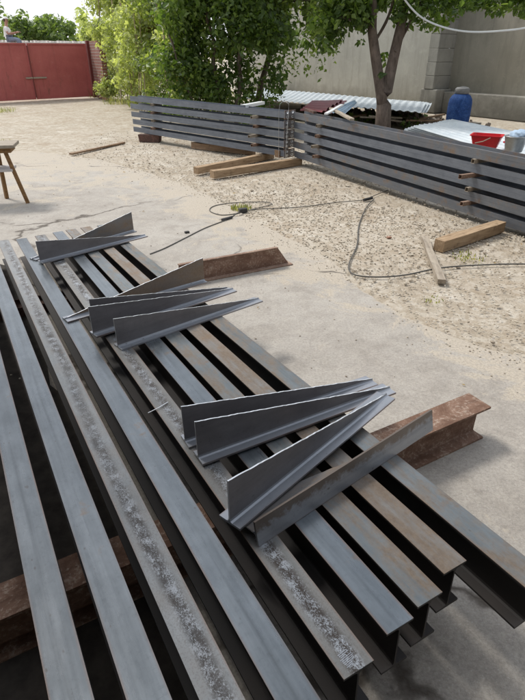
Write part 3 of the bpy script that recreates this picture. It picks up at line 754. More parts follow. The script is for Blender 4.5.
# dark thicket (grape / walnut mass) between hedge and white sheets
for i, (px, Y, lab) in enumerate(((232, 13.6, 'dark leafy tree with two bent trunks behind the left rear stack'), (292, 14.6, 'spreading leafy tree with drooping branches over the white roof sheets'))):
    p = atY(px, 100, Y); p.z = 0
    root = empty('leafy_tree', p); tag(root, lab, 'tree', 'trees at the yard edge')
    bl = []
    if i == 0:
        for k in range(66):
            bl.append((R.uniform(-1.5, 1.15), R.uniform(-.9, .9), R.uniform(1.75, 3.9), R.uniform(.3, .6), R.uniform(.3, .6), R.uniform(.22, .5), 250))
        for k in range(46):
            bl.append((R.uniform(-1.6, 1.1), R.uniform(-.3, .8), R.uniform(.3, 1.7), R.uniform(.25, .4), .35, R.uniform(.2, .4), 110))
        for (x, w) in ((-.25, .06), (.1, .07), (-.75, .03)):
            bm = bmesh.new(); tube(bm, branch_pts((x, 0, 0), (x * 2.5 + .1, 0, 3), 7, .05), [w * (1 - .07 * q2) for q2 in range(8)], 8); obj('trunk', bm, BARK, root)
    else:
        for k in range(72):
            x = R.uniform(-1.6, 1.3); bl.append((x, R.uniform(-.8, .8), R.uniform(2.05 + .12 * abs(x), 3.9), R.uniform(.25, .5), R.uniform(.3, .5), R.uniform(.2, .4), 170))
        for k in range(9):
            x = R.uniform(-1.1, 1.0); bl.append((x, -.4, R.uniform(1.25, 1.9) + .1 * x, .16, .16, R.uniform(.2, .38), 26))
        bm = bmesh.new(); tube(bm, branch_pts((-.9, .3, 0), (-.3, .3, 3.1), 7, .05), [.09 * (1 - .07 * q2) for q2 in range(8)], 8); obj('trunk', bm, BARK, root)
        for k in range(5):
            bm = bmesh.new(); tube(bm, branch_pts((-.35, .3, 2.6), (R.uniform(-1.2, 1.3), R.uniform(-.5, .5), R.uniform(2.1, 3.3)), 5, .05), [.035, .03, .026, .02, .014, .008], 6); obj('branch', bm, BARK, root)
    leaves('foliage', bl, .074, LEAFD if i == 0 else LEAFV, root)
# forked tree in front of the wall
TY = 11.2
tb = atY(382, 138, TY); tb.z = 0
root = empty('forked_tree', tb); tag(root, 'forked tree with two bare brown trunks in front of the grey wall', 'tree', 'trees at the yard edge')
def tpt(x, y, dy=0): 
    return atY(x, y, TY + dy) - tb
bm = bmesh.new()
tube(bm, [Vector((.0, 0, -.05)), tpt(383, 122), tpt(384, 105), tpt(386, 92), tpt(393, 60), tpt(400, 30), tpt(405, 5), tpt(410, -30, .2), tpt(420, -80, .4)], [.17, .155, .145, .12, .10, .09, .08, .065, .04], 12)
tube(bm, [tpt(383, 112), tpt(381, 92), tpt(376, 60), tpt(372, 30), tpt(373, 5), tpt(366, -30, -.1), tpt(352, -80, -.3)], [.11, .105, .095, .085, .075, .06, .03], 12)
obj('trunk', bm, BARK, root, smooth=True)
for pts, rr_ in (([(373, 28), (364, 22), (352, 20), (338, 16)], .025), ([(395, 52), (404, 34), (416, 12), (430, -10)], .03), ([(377, 38), (386, 22), (392, 5), (398, -25)], .028), ([(373, 5), (350, -8), (320, -14), (290, -10)], .04), ([(405, 5), (440, -12), (480, -16), (520, -12)], .04)):
    bm = bmesh.new(); tube(bm, smooth([tpt(*q2, R.uniform(-.2, .2)) for q2 in pts], 4), rr_, 6); obj('branch', bm, BARK, root)
bl = []
def lf(px, py, w, h, n, dy=0):
    c_ = tpt(px, py, dy); s_ = TY / FPX * .9; bl.append((c_.x, c_.y, c_.z, w * s_, .3, h * s_, int(n * 2.3)))
for (x, y, w, h, n) in ((350, 8, 20, 14, 190), (335, 20, 14, 14, 110), (362, 20, 12, 10, 80), (330, 34, 14, 12, 90), (345, 2, 30, 10, 200), (318, 24, 14, 10, 70), (305, 40, 12, 10, 40), (322, 46, 8, 10, 30), (375, 2, 18, 8, 120), (408, 4, 20, 9, 130),
        (425, 14, 14, 12, 85), (398, 14, 8, 8, 40), (441, 4, 20, 10, 110), (432, 26, 7, 6, 16), (445, 22, 8, 6, 18), (470, 2, 22, 8, 110), (500, 0, 24, 8, 120), (528, 2, 22, 10, 110), (497, 10, 12, 5, 22), (455, 12, 6, 6, 18), (522, 12, 8, 5, 16),
        (383, 58, 5, 5, 9), (381, 75, 3, 3, 5), (404, 27, 5, 4, 9), (360, 42, 4, 4, 6)):
    lf(x, y, w, h, n, R.uniform(-.3, .3))
for k in range(55):
    lf(R.uniform(270, 600), R.uniform(-75, -12), R.uniform(16, 34), R.uniform(10, 20), 90, R.uniform(-1.2, 1.2))
leaves('foliage', bl, .068, LEAFD, root)

# trees beyond the gate
far = [(-14.8, 32, 3.6, 2.0, 'large dark tree beyond the gate, leftmost and cut by the picture edge', LEAFF), (-14.0, 36, 2.5, 1.5, 'round tree beyond the gate, beside the large dark one', LEAFF), (-12.2, 36, 2.5, 1.5, 'light green bushy tree beyond the middle of the red gate', LEAFF),
       (-10.6, 37, 1.9, 1.35, 'low light green tree beyond the right half of the gate', LEAFB), (-8.9, 34, 2.5, 1.5, 'small bright tree beyond the gate, next to the climbers', LEAFB)]
for x, y, zc, r_, lb, lm in far:
    root = empty('far_tree', (x, y, 0)); tag(root, lb, 'tree', 'trees beyond the gate')
    bm = bmesh.new(); tube(bm, branch_pts((0, 0, 0), (.2, 0, zc), 5, .06), [.14, .13, .12, .1, .08, .05], 8); obj('trunk', bm, BARK, root)
    bl = []
    for k in range(26):
        u = Vector((R.gauss(0, 1), R.gauss(0, 1), R.gauss(0, 1))).normalized() * R.uniform(.3, 1)
        bl.append((u.x * r_, u.y * r_, zc - .1 + u.z * r_ * .95, r_ * R.uniform(.22, .42), r_ * .35, r_ * R.uniform(.2, .36), 75))
    leaves('crown', bl, .17, lm, root)

# weeds
def tuft(p, n, h, spread, label, mat=GRASS):
    V, Fc = [], []
    for k in range(n):
        a = R.uniform(0, 6.28); r_ = spread * math.sqrt(R.random()); b0 = Vector((math.cos(a) * r_, math.sin(a) * r_, 0))
        hh = h * R.uniform(.5, 1.1); la = R.uniform(0, 6.28); ln = Vector((math.cos(la), math.sin(la), 0)) * hh * R.uniform(.2, .9); w = Vector((-ln.y, ln.x, 0)).normalized() * .005
        i = len(V); V += [b0 - w, b0 + w, b0 + ln * .5 + Vector((0, 0, hh * .7)) + w * .8, b0 + ln * .5 + Vector((0, 0, hh * .7)) - w * .8, b0 + ln + Vector((0, 0, hh))]
        Fc += [(i, i + 1, i + 2, i + 3), (i + 3, i + 2, i + 4)]
    me = bpy.data.meshes.new('weed_tuft'); me.from_pydata([v[:] for v in V], [], Fc); o = link('weed_tuft', me, mat); o.location = p
    tag(o, label, 'weeds', 'small weeds on the yard')
tuft(at(241, 209), 110, .05, .12, 'green grass tuft at the cable junction')
tuft(at(470, 258), 60, .03, .16, 'yellowish grass patch on the gravel by the thick timber')
tuft(at(432, 300), 22, .02, .08, 'tiny dry weeds on the gravel below the grey stake')
tuft(at(-2, 112), 160, .14, .5, 'grassy weeds at the left edge in front of the gate')
tuft(at(-2, 146), 120, .10, .4, 'grassy weeds behind the wooden table at the left edge')
tuft(at(104, 97), 320, .35, .6, 'tall weeds at the foot of the climbers beside the gate')
tuft(at(118, 104), 220, .25, .5, 'low weeds behind the far left end of the left rear stack')

# fallen leaves scattered over slab and gravel
V, Fc = [], []
for k in range(150):
    y = R.uniform(2.2, 15); x = R.uniform(-5, 5) * (.4 + y / 14) + 1.0
    if x < -.5 and y < 4.6: continue
    a = R.uniform(0, 6.28); L_ = R.uniform(.008, .02) * (1 + .04 * y); u = Vector((math.cos(a), math.sin(a), 0)) * L_; w_ = Vector((-u.y, u.x, 0)) * .4; i = len(V); c_ = Vector((x, y, .008))
    V += [c_ - u, c_ + w_ + Vector((0, 0, L_ * .3)), c_ + u, c_ - w_ + Vector((0, 0, L_ * .2))]; Fc += [(i, i + 1, i + 2), (i, i + 2, i + 3)]
me = bpy.data.meshes.new('fallen_leaves'); me.from_pydata([v[:] for v in V], [], Fc); link('fallen_leaves', me, LEAFY)['kind'] = 'stuff'
# ------------------------------------------------------------------ gate
def gatemat():
    m = M('faded_red_paint'); c = m.co('Object'); n = m.noise(c, 1.6, 6, .65); v = m.noise(m.co('Object', (3, 3, .3)), 3, 5)
    col = m.mix(m.ramp(n, [(.3, 0.0), (.7, 1.0)]), (.36, .085, .08), (.46, .125, .115))
    col = m.mix(m.ramp(v, [(.58, 0.0), (.78, .55)]), col, (.2, .06, .045))
    col = m.mix(m.ramp(m.noise(c, 7, 9, .8), [(.56, 0.0), (.68, .6)]), col, (.46, .20, .17))
    col = m.mix(m.ramp(m.noise(m.co('Object', (1, 1, .3)), 3.2, 8, .8), [(.58, 0.0), (.68, .7)]), col, (.16, .07, .05))
    return m.out(col, .7, 0, n, .3, .01)
GATE = gatemat(); GATED = plain('dark_red_frame', (.16, .035, .03), .6)
g0, g1 = at(37, 100.5), at(93, 97.5); gd = (g1 - g0).normalized(); GL = (g1 - g0).length
root = empty('metal_gate', g0, math.atan2(gd.y, gd.x)); tag(root, 'closed faded red double gate of sheet metal with a small latch', 'gate')
for k, (x0, x1) in enumerate(((-GL - .02, -.012), (.012, GL))):
    bm = bmesh.new(); box(bm, ((x0 + x1) / 2, 0, .93), (x1 - x0, .02, 1.78), bev=.004)
    lf_ = obj('gate_leaf', bm, GATE, root)
    for (cx, cz, sx, sz) in (((x0 + x1) / 2, .075, x1 - x0 - .1, .05), ((x0 + x1) / 2, 1.8, x1 - x0 - .1, .05), (x0 + .03, .93, .05, 1.7), (x1 - .03, .93, .05, 1.7)):
        bm = bmesh.new(); box(bm, (cx, -.022, cz), (sx, .02, sz), bev=.003); obj('gate_frame', bm, GATE, lf_)
bm = bmesh.new(); box(bm, (.12, -.05, .74), (.75, .03, .05), bev=.004); obj('latch_bar', bm, WOODG, root)
bm = bmesh.new(); tube(bm, [(-.01, -.045, .1), (.0, -.045, 1.75)], .024, 8); obj('drop_bolt', bm, GATED, root)
for xx in (-GL - .1, GL + .09):
    bm = bmesh.new(); box(bm, (xx, 0, .96), (.12, .12, 1.92), bev=.006); obj('gate_post', bm, GATED, root)
# low pale wall behind the gate with a person sitting on it
PW = plain('pale_limewash', (.68, .66, .62), .8, var=.12, sc=3)
pw = g0 + Vector((-gd.y, gd.x, 0)) * 2.6
bm = bmesh.new(); box(bm, (0, 0, .94), (9.5, .35, 1.88), bev=.01)
for k in range(60): box(bm, (-4.6 + k * .156, R.uniform(-.08, .08), 1.885 + .03), (R.uniform(.06, .14), .2, R.uniform(.03, .08)))
o = obj('parapet_wall', bm, PW); o.location = pw; o.rotation_euler = (0, 0, math.atan2(gd.y, gd.x)); tag(o, 'pale rough-topped wall showing just above the red gate', 'wall')
# rusty brick return wall between gate and climbers
m = M('red_brick'); c = m.co('Object'); bt = m.n.new('ShaderNodeTexBrick'); bt.inputs['Scale'].default_value = 2.6
bt.inputs['Color1'].default_value = (.22, .075, .055, 1); bt.inputs['Color2'].default_value = (.28, .12, .085, 1); bt.inputs['Mortar'].default_value = (.33, .28, .24, 1); bt.inputs['Mortar Size'].default_value = .03
mp = m.n.new('ShaderNodeCombineXYZ'); sx = m.sep(c); m.l(sx[0], mp.inputs[0]); m.l(sx[2], mp.inputs[1]); m.l(mp.outputs[0], bt.inputs['Vector'])
BRICK = m.out(m.mix(m.ramp(m.noise(c, 3, 5), [(.4, 0.0), (.7, .5)]), bt.outputs['Color'], (.14, .07, .05)), .9, 0, bt.outputs['Fac'], .4, .01)
bw0, bw1 = g1 + gd * .22, at(109, 100.5); bl_ = (bw1 - bw0).length
bm = bmesh.new(); box(bm, (bl_ / 2, 0, .95), (bl_, .16, 1.9), bev=.008)
o = obj('brick_wall', bm, BRICK); o.location = bw0; o.rotation_euler = (0, 0, math.atan2((bw1 - bw0).y, (bw1 - bw0).x)); tag(o, 'short red brick wall between the gate and the climbing plants', 'wall')

# ------------------------------------------------------------------ yard wall with pier
w0, w1 = at(292, 96.0), at(525, 121); wdv = (w1 - w0).normalized()
wn = Vector((wdv.y, -wdv.x, 0)); 
if wn.x > 0: wn = -wn
WR = math.atan2(wdv.y, wdv.x)
def along(px, py): 
    """distance along the wall line where image column px at row py meets it"""
    r = ray(px, py); nrm = Vector((-wdv.y, wdv.x, 0)); t = (w0 - Vector((0, 0, CAMH))).dot(nrm) / r.dot(nrm)
    return (Vector((0, 0, CAMH)) + r * t - w0).dot(wdv)
xp = along(440, 90)
root = empty('yard_wall', w0, WR); tag(root, 'tall grey rendered wall with a block pier closing the right side of the yard', 'wall')
bm = bmesh.new(); x0, x1 = -4.5, xp; box(bm, ((x0 + x1) / 2, 0, 1.9), (x1 - x0, .2, 3.8)); obj('wall_panel', bm, WALL, root)
bm = bmesh.new(); x0, x1 = xp + .002, xp + 14; box(bm, ((x0 + x1) / 2, 0.25, 1.9), (x1 - x0, .2, 3.8)); obj('wall_panel', bm, WALL2, root)
# which local y sign faces the yard
ysg = 1 if (Matrix.Rotation(WR, 3, 'Z') @ Vector((0, 1, 0))).dot(wn) > 0 else -1
root.children[1].location.y = 0 if ysg < 0 else -.5
bm = bmesh.new()
for k in range(10): box(bm, (xp + R.uniform(-.01, .01), ysg * .12, .62 + k * .34 + .17), (.34, .80, .335), bev=.012)
obj('pier', bm, BLOCK, root)
bm = bmesh.new(); box(bm, (xp + .02, ysg * .2, .31), (.62, .62, .62), bev=.03); obj('pier_base', bm, BLOCK, root)
bm = bmesh.new(); x0, x1 = xp + .34, xp + 14; box(bm, ((x0 + x1) / 2, ysg * .02, .28), (x1 - x0, .4, .56), bev=.02); obj('plinth', bm, BLOCK, root)
for k in range(0):
    bm = bmesh.new(); xx = xp - 2.45 * (k + 1)
    if xx > -4.4: box(bm, (xx, ysg * .104, 1.9), (.02, .012, 3.7)); obj('panel_joint', bm, BLOCK, root)

# blue gas-cylinder-like container
bp_ = atY(458, 116, 12.6); bp_.z = 0
root = empty('blue_cylinder', bp_ + Vector((0, 0, .16))); tag(root, 'blue metal cylinder with a grey cap beside the wall pier', 'cylinder')
bm = bmesh.new(); lathe(bm, [(.20, 0), (.235, .02), (.25, .06), (.252, .25), (.25, .42), (.235, .50), (.19, .57), (.12, .61), (.11, .615)], 32); obj('body', bm, BLUEP, root, smooth=True)
bm = bmesh.new(); lathe(bm, [(.135, .60), (.15, .605), (.15, .70), (.12, .725), (.0001, .73)], 24); obj('cap', bm, GREYP, root, smooth=True)
bm = bmesh.new(); tube(bm, smooth([(-.15, 0, .66), (-.12, 0, .70), (.02, 0, .735), (.13, 0, .70), (.17, 0, .66)], 4), .014, 8); obj('handle', bm, GREYP, root)
bm = bmesh.new(); box(bm, (0, 0, .08), (.7, .6, .16), bev=.02); o = obj('stone_block', bm, BLOCK); o.location = bp_ + Vector((0, .0, 0)); o.rotation_euler = (0, 0, WR); tag(o, 'low rough stone block under the blue cylinder', 'block')

# ------------------------------------------------------------------ corrugated sheets
def corrugated(P, waves, amp, mat, nseg=4, sag=.01, thick=.004, along_u=True):
    """P: corners p00,p10,p11,p01 ; profile runs along u, ridges along v"""
    p00, p10, p11, p01 = [Vector(p) for p in P]; nu = waves * 6
    org = (p00 + p10 + p11 + p01) / 4
    bm = bmesh.new(); tops, bots = [], []
    for j in range(nseg + 1):
        v = j / nseg; rt, rb = [], []
        for i in range(nu + 1):
            u = i / nu; p = (p00 * (1 - u) + p10 * u) * (1 - v) + (p01 * (1 - u) + p11 * u) * v
            ph = (u * waves) % 1.0; w = max(-1, min(1, 1.7 * math.sin(2 * math.pi * ph)))
            z = amp * w - sag * math.sin(math.pi * v) + .006 * math.sin(9 * u + 4 * v)
            q2 = p + Vector((0, 0, z)) - org
            rt.append(bm.verts.new(q2)); rb.append(bm.verts.new(q2 - Vector((0, 0, thick))))
        tops.append(rt); bots.append(rb)
    for j in range(nseg):
        for i in range(nu):
            bm.faces.new((tops[j][i], tops[j][i + 1], tops[j + 1][i + 1], tops[j + 1][i])); bm.faces.new((bots[j][i], bots[j + 1][i], bots[j + 1][i + 1], bots[j][i + 1]))
    for j in range(nseg):
        for i in (0, nu): bm.faces.new((tops[j][i], tops[j + 1][i], bots[j + 1][i], bots[j][i]))
    for i in range(nu):
        for j in (0, nseg): bm.faces.new((tops[j][i], bots[j][i], bots[j][i + 1], tops[j][i + 1]))
    o = obj('corrugated_sheet', bm, mat); o.location = org; return o
G5 = 'corrugated roofing sheets stacked before the wall'
lab_l = ['lowest white corrugated sheet of the long pile along the wall', 'white corrugated sheet in the middle of the long pile along the wall', 'top white corrugated sheet of the long pile along the wall']
for k in range(3):
    z = .36 + .035 * k; e = k * 1.5
    tag(corrugated([at(238 + e, 98, z), at(427 - e * 2, 112.5, z), at(432 - e * 2, 103 - k * .3, z), at(262 + e, 88.5, z)], 30, .011, SHEET, 3), lab_l[k], 'roof sheet', G5)
lab_r = ['lowest white corrugated sheet of the pile behind the right rear stack', 'second lowest white corrugated sheet behind the right rear stack', 'second highest white corrugated sheet behind the right rear stack', 'topmost white corrugated sheet behind the right rear stack, next to the red basin']
for k in range(4):
    z = .36 + .03 * k
    a_, b_ = at(404 + 3 * k, 130 - 1.0 * k, z), at(447 + 2.5 * k, 121 - .3 * k, z); dx = Vector((.50, -.86, 0)).normalized() * 5.2
    c2, d2 = b_ + (at(560, 139, z) - b_), a_ + (at(560, 172, z) - a_)
    tag(corrugated([a_, b_, c2, d2], 9, .021, SHEET, 6, 0), lab_r[k], 'roof sheet', G5)
# bearers that carry the two piles
for (p_, q_, lb) in ((at(262, 100, 0), at(285, 96, 0), 'left concrete bearer under the long sheet pile'), (at(395, 117.5, 0), at(418, 113, 0), 'right concrete bearer under the long sheet pile')):
    timber('sheet_bearer', p_, q_, .12, .33, BLOCK, lb, cat='bearer', nseg=1)
timber('sheet_bearer', at(440, 146, 0), at(475, 140, 0), .14, .33, BLOCK, 'concrete bearer under the near end of the right sheet pile', cat='bearer', nseg=1)
timber('sheet_bearer', at(520, 178, 0), at(560, 168, 0), .14, .33, BLOCK, 'concrete bearer under the far right of the right sheet pile', cat='bearer', nseg=1)
tag(corrugated([at(300, 110.5, .50), at(312, 101.5, .50), at(347, 100.5, .50), at(332, 113, .50)], 5, .018, REDS, 2, 0), 'maroon corrugated sheet on the end of the white pile behind the right rear stack', 'roof sheet', G5)
tag(corrugated([at(300 + 2, 109.5, .545), at(313, 100.5, .545), at(343, 99.5, .545), at(322, 112, .545)], 5, .018, REDS, 2, 0), 'upper maroon corrugated sheet lying shifted on the lower one', 'roof sheet', G5)
tag(corrugated([at(329, 112, .58), at(346, 113, .58), at(357, 102, .62), at(354, 100.5, .62)], 3, .016, BLUES, 2, 0), 'pale blue corrugated offcut leaning on the maroon sheets', 'roof sheet', G5)
# boards and scrap
ztop = .10 + 0.140 * 4 + .112
def bar3(name, a, b, w, h, mat, lb, cat='board', grp=None):
    bm = bmesh.new(); L = (b - a).length; beam_between(bm, (0, 0, 0), (L, 0, 0), w, h, .003, nseg=4, wob=.002)
    o = obj(name, bm, mat); o.matrix_world = basis(a, b - a, (0, 0, 1)); tag(o, lb, cat, grp)
bar3('board', at(331, 108.5, .80), at(352, 119.5, ztop + .02), .06, .025, WOODG, 'light board lying on the far end of the right rear stack, pointing towards the camera', grp='boards on the rear stacks')
bar3('board', at(326, 114, ztop + .03), at(342, 105, .82), .05, .022, WHITEP, 'pale white board crossing the light one on the right rear stack', grp='boards on the rear stacks')
bar3('board', at(306, 109.5, ztop + .02), at(315, 112.5, ztop + .02), .05, .03, OLDD, 'short dark strip on top of the right rear stack near the bolt-hole plates', grp='boards on the rear stacks')
bm = bmesh.new(); a_, b_ = at(243, 105, .80), at(262, 101.5, .80); L = (b_ - a_).length; box(bm, (L / 2, 0, 0), (L, .10, .006)); box(bm, (L / 2, -.05, -.02), (L, .006, .045)); 
o = obj('white_angle', bm, WHITEP); o.matrix_world = basis(a_, b_ - a_, (0, 0, 1)); tag(o, 'short white angle strip lying on top of the left rear stack', 'strip')
scr = ['short scrap board left of the forked trunk', 'tilted scrap board before the sheet edges', 'dark scrap board at the foot of the forked tree', 'pale scrap board right of the forked trunk', 'brown scrap board beside the pier base', 'scrap board lying across the others left of the trunk', 'small scrap board behind the forked tree', 'grey scrap board near the right sheet pile']
for k, lb in enumerate(scr):
    px = 348 + k * 10 + R.uniform(-2, 2); py = R.uniform(114, 121); a_ = at(px, py, R.uniform(.15, .30)); an = R.uniform(-.5, .9)
    b_ = a_ + Vector((math.cos(an) * R.uniform(.4, .9), math.sin(an) * .6, R.uniform(-.1, .1)))
    bar3('scrap_board', a_, b_, R.uniform(.06, .12), .03, R.choice([WOODD, WOODG, OLDD, WOODD]), lb, grp='scrap boards by the forked tree')
# rubble mound below the scrap
bm = bmesh.new(); rc_ = at(390, 122, 0)
for i in range(220):
    p = rc_ + wdv * R.gauss(0, 1.3) + wn * R.gauss(0, .35); s_ = R.uniform(.04, .13)
    rt = Matrix.Rotation(R.uniform(0, 3), 4, Vector((R.random(), R.random(), R.random())).normalized())
    box(bm, (p.x, p.y, max(.02, .12 - .03 * abs((p - rc_).length)) + R.uniform(0, .1)), (s_ * 1.5, s_, s_ * .6), rt)
tag(obj('rubble', bm, plain('dirty_rubble', (.15, .12, .095), .95, var=.4, sc=3)), None, None, kind='stuff')
bl = []
for (px, py) in ((352, 121), (368, 118), (402, 121), (420, 119), (410, 124)):
    p = at(px, py, .1); bl.append((p.x, p.y, .12, .25, .2, .14, 40))
root = leaves('ground_weeds', bl, .07, LEAFD); root['kind'] = 'stuff'

# red basin and bucket
p = atY(485, 147, 7.1); root = empty('red_basin', (p.x, p.y, .49)); root.rotation_euler = (0, 0, -.5); tag(root, 'red plastic basin on the white sheets by the right rear stack', 'basin')
def basin(bm, w, d, h, t, fl):
    def ring(sx, sy, z, r_=.03):
        o = []
        for cxs, cys, a0 in ((1, 1, 0), (-1, 1, 90), (-1, -1, 180), (1, -1, 270)):
            for k in range(5):
                a = math.radians(a0 + 22.5 * k); o.append(bm.verts.new((cxs * (sx / 2 - r_) + r_ * math.cos(a), cys * (sy / 2 - r_) + r_ * math.sin(a), z)))
        return o
    R_ = [ring(w * fl, d * fl, 0), ring(w, d, h), ring(w + .03, d + .03, h), ring(w + .03, d + .03, h - .012), ring(w + .02, d + .02, h - .012)]
    R_ = [ring(w * fl, d * fl, 0), ring(w, d, h - .014), ring(w + .03, d + .03, h - .012), ring(w + .03, d + .03, h), ring(w - .012, d - .012, h), ring(w * fl - .012, d * fl - .012, .01)]
    for A, B in zip(R_, R_[1:]):
        n = len(A)
        for k in range(n): bm.faces.new((A[k], A[(k + 1) % n], B[(k + 1) % n], B[k]))
    bm.faces.new(R_[0][::-1]); bm.faces.new(R_[-1])
bm = bmesh.new(); basin(bm, .36, .26, .15, .005, .78); obj('basin_body', bm, REDP, root)
bm = bmesh.new(); tube(bm, [(-.11, -.155, .06), (-.02, -.16, .085), (.06, -.155, .13)], .007, 6); obj('handle', bm, WOODG, root)
p = atY(513, 152, 6.75); root = empty('metal_bucket', (p.x, p.y, .49)); tag(root, 'grey metal bucket with a pale blue rag, right of the red basin', 'bucket')
bm = bmesh.new(); lathe(bm, [(.095, 0), (.10, .004), (.13, .17), (0.140, .172), (0.140, .18), (.126, .18), (.094, .02), (.0001, .02)], 28); obj('bucket_body', bm, GALV, root, smooth=True)
bm = bmesh.new(); tube(bm, [(.135 * math.cos(a), .09 * math.sin(a) - .05, .17 - .06 * math.sin(a)) for a in [math.pi * k / 10 for k in range(11)]], .004, 6); obj('bail', bm, WIREM, root)
bm = bmesh.new(); bmesh.ops.create_icosphere(bm, subdivisions=3, radius=1)
for v in bm.verts:
    c_ = v.co.copy(); v.co = Vector((c_.x * .11, c_.y * .09, c_.z * .06)) * (1 + .22 * math.sin(c_.x * 7 + c_.y * 5) * math.cos(c_.z * 6 + c_.x * 3))
o = obj('blue_rag', bm, CLOTH, None, True); o.location = (p.x + .03, p.y, .49 + .185); tag(o, 'crumpled pale blue rag lying in the metal bucket', 'rag')
p = at(508, 143, .50); bm = bmesh.new(); box(bm, (0, 0, .012), (.12, .06, .024), bev=.006); o = obj('red_tool', bm, REDP); o.location = p; o.rotation_euler = (0, 0, .3); tag(o, 'small red item lying on the white sheets behind the bucket', 'tool')

# white hose hung across the wall
bm = bmesh.new(); tube(bm, smooth([atY(x, y, 10.6) for x, y in ((396, -14), (408, 4), (421, 17), (437, 25), (455, 30), (475, 32), (500, 31), (525, 28), (560, 20), (600, 5))], 6), .015, 8)
tag(obj('white_hose', bm, WHITEP), 'white cable sagging in front of the upper wall at the right', 'cable')

# ------------------------------------------------------------------ wooden table at the left edge
f1, f2 = at(28, 203), at(7, 198.5); ex = (f1 - f2).normalized(); L1 = (f1 - f2).length
ey = Vector((-ex.y, ex.x, 0)); ey = ey if ey.x < 0 else -ey
root = empty('wooden_table', f1); tag(root, 'old wooden trestle stool with splayed legs at the left picture edge', 'stool')
topc = Vector((-.33, .03, .60))
feet = [Vector((0, 0, 0)), f2 - f1, Vector((-.62, -.20, 0)), Vector((-.86, .12, 0))]
tops_ = [topc + Vector((.21, -.06, 0)), topc + Vector((.03, .15, 0)), topc + Vector((-.12, -.18, 0)), topc + Vector((-.26, .08, 0))]
for k, (a_, b_) in enumerate(zip(feet, tops_)):
    bm = bmesh.new(); beam_between(bm, a_, b_, .038, .038, .003); obj('leg', bm, WOODC, root)
bm = bmesh.new(); box(bm, topc + Vector((0, 0, .04)), (.62, .40, .035), .25, .008); obj('seat', bm, WOODG, root)
bm = bmesh.new(); box(bm, topc + Vector((0, 0, -.005)), (.52, .32, .05), .25, .004); obj('apron', bm, WOODC, root)
bm = bmesh.new(); box(bm, topc + Vector((-.02, 0, -.22)), (.50, .28, .03), .25, .003); obj('shelf', bm, plain('pale_grey_board', (.5, .47, .45), .7), root)
o = bm = bmesh.new(); box(bm, (0, 0, .04), (.12, .14, .08), bev=.01); o = obj('stone', bm, GREYP); o.location = f1 + topc + Vector((-.03, -.02, -.205)); tag(o, 'small grey block lying on the shelf of the wooden stool', 'block')

# ------------------------------------------------------------------ seated person on the far wall
def skin_mesh(name, nodes, edges, mat, parent, sub=2):
    me = bpy.data.meshes.new(name); me.from_pydata([n_[0] for n_ in nodes], edges, []); o = link(name, me, mat, parent)
    md = o.modifiers.new('skin', 'SKIN'); md.use_smooth_shade = True; md.branch_smoothing = .6
    me.skin_vertices[0].data[0].use_root = True
    for v, n_ in zip(me.skin_vertices[0].data, nodes): v.radius = n_[1] if isinstance(n_[1], tuple) else (n_[1], n_[1])
    sb = o.modifiers.new('sub', 'SUBSURF'); sb.levels = sub; sb.render_levels = sub
    return o
SKIN = plain('skin', (.42, .24, .17), .55, var=.06); SHIRT = plain('white_shirt', (.80, .79, .77), .85, var=.05); PANTS = plain('blue_grey_trousers', (.20, .25, .32), .85, var=.15); HAIR = plain('dark_hair', (.05, .035, .025), .7)
r_ = ray(8, 40); nn_ = Vector((-gd.y, gd.x, 0)); pp = r_ * (pw.dot(nn_) / r_.dot(nn_)); pp.z = 1.88
yaw = math.atan2(gd.y, gd.x) 
root = empty('person', pp, 0.1); root.scale = (.9, .9, .9); tag(root, 'person in white shirt and cap sitting above the gate, hands forward', 'person')
# local: x forward (facing right), y left, z up; pelvis at the seat
nd = [((0, 0, .12), (.13, .16)), ((.02, 0, .30), (.11, .145)), ((.03, 0, .46), (.12, .165)), ((.04, 0, .58), (.07, .10)), ((.055, 0, .65), .052), ((.07, 0, .72), .075), ((.075, 0, .82), (.088, .078)), ((.075, 0, .90), .06),
      ((.03, .19, .53), .055), ((.12, .23, .30), .045), ((.36, .17, .36), .034), ((.42, .15, .38), .030),
      ((.03, -.19, .53), .055), ((.12, -.23, .30), .045), ((.36, -.17, .34), .034), ((.42, -.15, .36), .030),
      ((.10, .10, .10), .085), ((.45, .12, .10), .068), ((.47, .12, -.30), .045), ((.48, .12, -.36), .04), ((.58, .12, -.38), .035),
      ((.10, -.10, .10), .085), ((.45, -.12, .10), .068), ((.47, -.12, -.30), .045), ((.48, -.12, -.36), .04), ((.58, -.12, -.38), .035)]
ed = [(0, 1), (1, 2), (2, 3), (3, 4), (4, 5), (5, 6), (6, 7), (2, 8), (8, 9), (9, 10), (10, 11), (2, 12), (12, 13), (13, 14), (14, 15), (0, 16), (16, 17), (17, 18), (18, 19), (19, 20), (0, 21), (21, 22), (22, 23), (23, 24), (24, 25)]
body = skin_mesh('body', nd, ed, SKIN, root)
# clothing as slightly larger shells
sh_n = [(nd[i][0], tuple(v + .014 for v in nd[i][1]) if isinstance(nd[i][1], tuple) else nd[i][1] + .013) for i in (0, 1, 2, 3, 8, 12)] + [((.10, .225, .36), .062), ((.10, -.225, .36), .062)]
skin_mesh('shirt', sh_n, [(0, 1), (1, 2), (2, 3), (2, 4), (2, 5), (4, 6), (5, 7)], SHIRT, root)
pn = [((0, 0, .12), (.145, .17)), ((.10, .10, .10), .102), ((.45, .12, .10), .082), ((.47, .12, -.30), .062), ((.10, -.10, .10), .102), ((.45, -.12, .10), .082), ((.47, -.12, -.30), .062)]
skin_mesh('trousers', pn, [(0, 1), (1, 2), (2, 3), (0, 4), (4, 5), (5, 6)], PANTS, root)
bm = bmesh.new(); bmesh.ops.create_uvsphere(bm, u_segments=20, v_segments=12, radius=1)
for v in list(bm.verts):
    if v.co.z < -.05: bm.verts.remove(v)
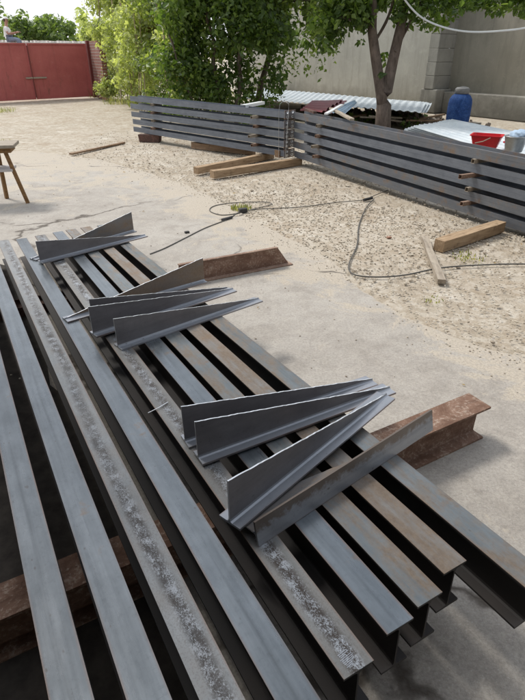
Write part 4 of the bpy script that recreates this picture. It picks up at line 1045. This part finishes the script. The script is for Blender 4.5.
for v in bm.verts: v.co = Vector((v.co.x * .112 + .07, v.co.y * .10, v.co.z * .085 + .845))
box(bm, (.20, 0, .85), (.10, .15, .010), bev=.003)
obj('cap', bm, SHIRT, root, True)
bm = bmesh.new(); bmesh.ops.create_uvsphere(bm, u_segments=16, v_segments=10, radius=1)
for v in bm.verts: v.co = Vector((v.co.x * .07 + .035, v.co.y * .092, v.co.z * .075 + .80))
obj('hair', bm, HAIR, root, True)
for sy in (-1, 1):
    bm = bmesh.new(); bmesh.ops.create_icosphere(bm, subdivisions=2, radius=.010, matrix=Matrix.Translation((.158, sy * .032, .80))); obj('eye', bm, HAIR, root)
bm = bmesh.new(); bmesh.ops.create_cone(bm, segments=8, radius1=.018, radius2=.006, depth=.04, matrix=Matrix.Translation((.168, 0, .775)) @ Matrix.Rotation(math.radians(60), 4, 'Y')); obj('nose', bm, SKIN, root, True)
bm = bmesh.new(); box(bm, (.150, 0, .735), (.012, .045, .009), bev=.003); obj('mouth', bm, plain('lips', (.35, .13, .10), .5), root)
for sy, z in ((1, .385), (-1, .365)):
    hn = [((.41, sy * .15, z - .005), .028), ((.46, sy * .145, z), (.034, .016))]; he = [(0, 1)]
    for k, (dy, ln) in enumerate(((-.03, .062), (-.01, .075), (.01, .07), (.03, .055))):
        i = len(hn); hn += [((.49, sy * .145 + dy, z), .010), ((.49 + ln * .5, sy * .145 + dy, z - .008), .009), ((.49 + ln, sy * .145 + dy * .9, z - .03), .007)]; he += [(1, i), (i, i + 1), (i + 1, i + 2)]
    i = len(hn); hn += [((.445, sy * .145 - sy * .04, z - .004), .011), ((.475, sy * .145 - sy * .062, z - .015), .009)]; he += [(0, i), (i, i + 1)]
    skin_mesh('hand', hn, he, SKIN, root, 1)

# ------------------------------------------------------------------ unseen walls and roof added to block light and shade the near yard
HW = plain('blocker_render', (.40, .37, .33), .9, var=.1, sc=2)
root = empty('shade_blocker', (0, -2.6, 0)); tag(root, 'unseen walls and roof added behind the viewpoint to shade the near stack', 'shade_blocker')
bm = bmesh.new(); box(bm, (2, -.15, 3.0), (13, .3, 6)); obj('blocker_wall', bm, HW, root)
bm = bmesh.new(); box(bm, (-3.75, 3.3, 3.4), (.3, 7.2, 6.8)); obj('blocker_side', bm, HW, root)
bm = bmesh.new(); box(bm, (2, 1.3, 2.85), (11.1, 2.8, .12)); obj('blocker_roof', bm, OLDD, root)
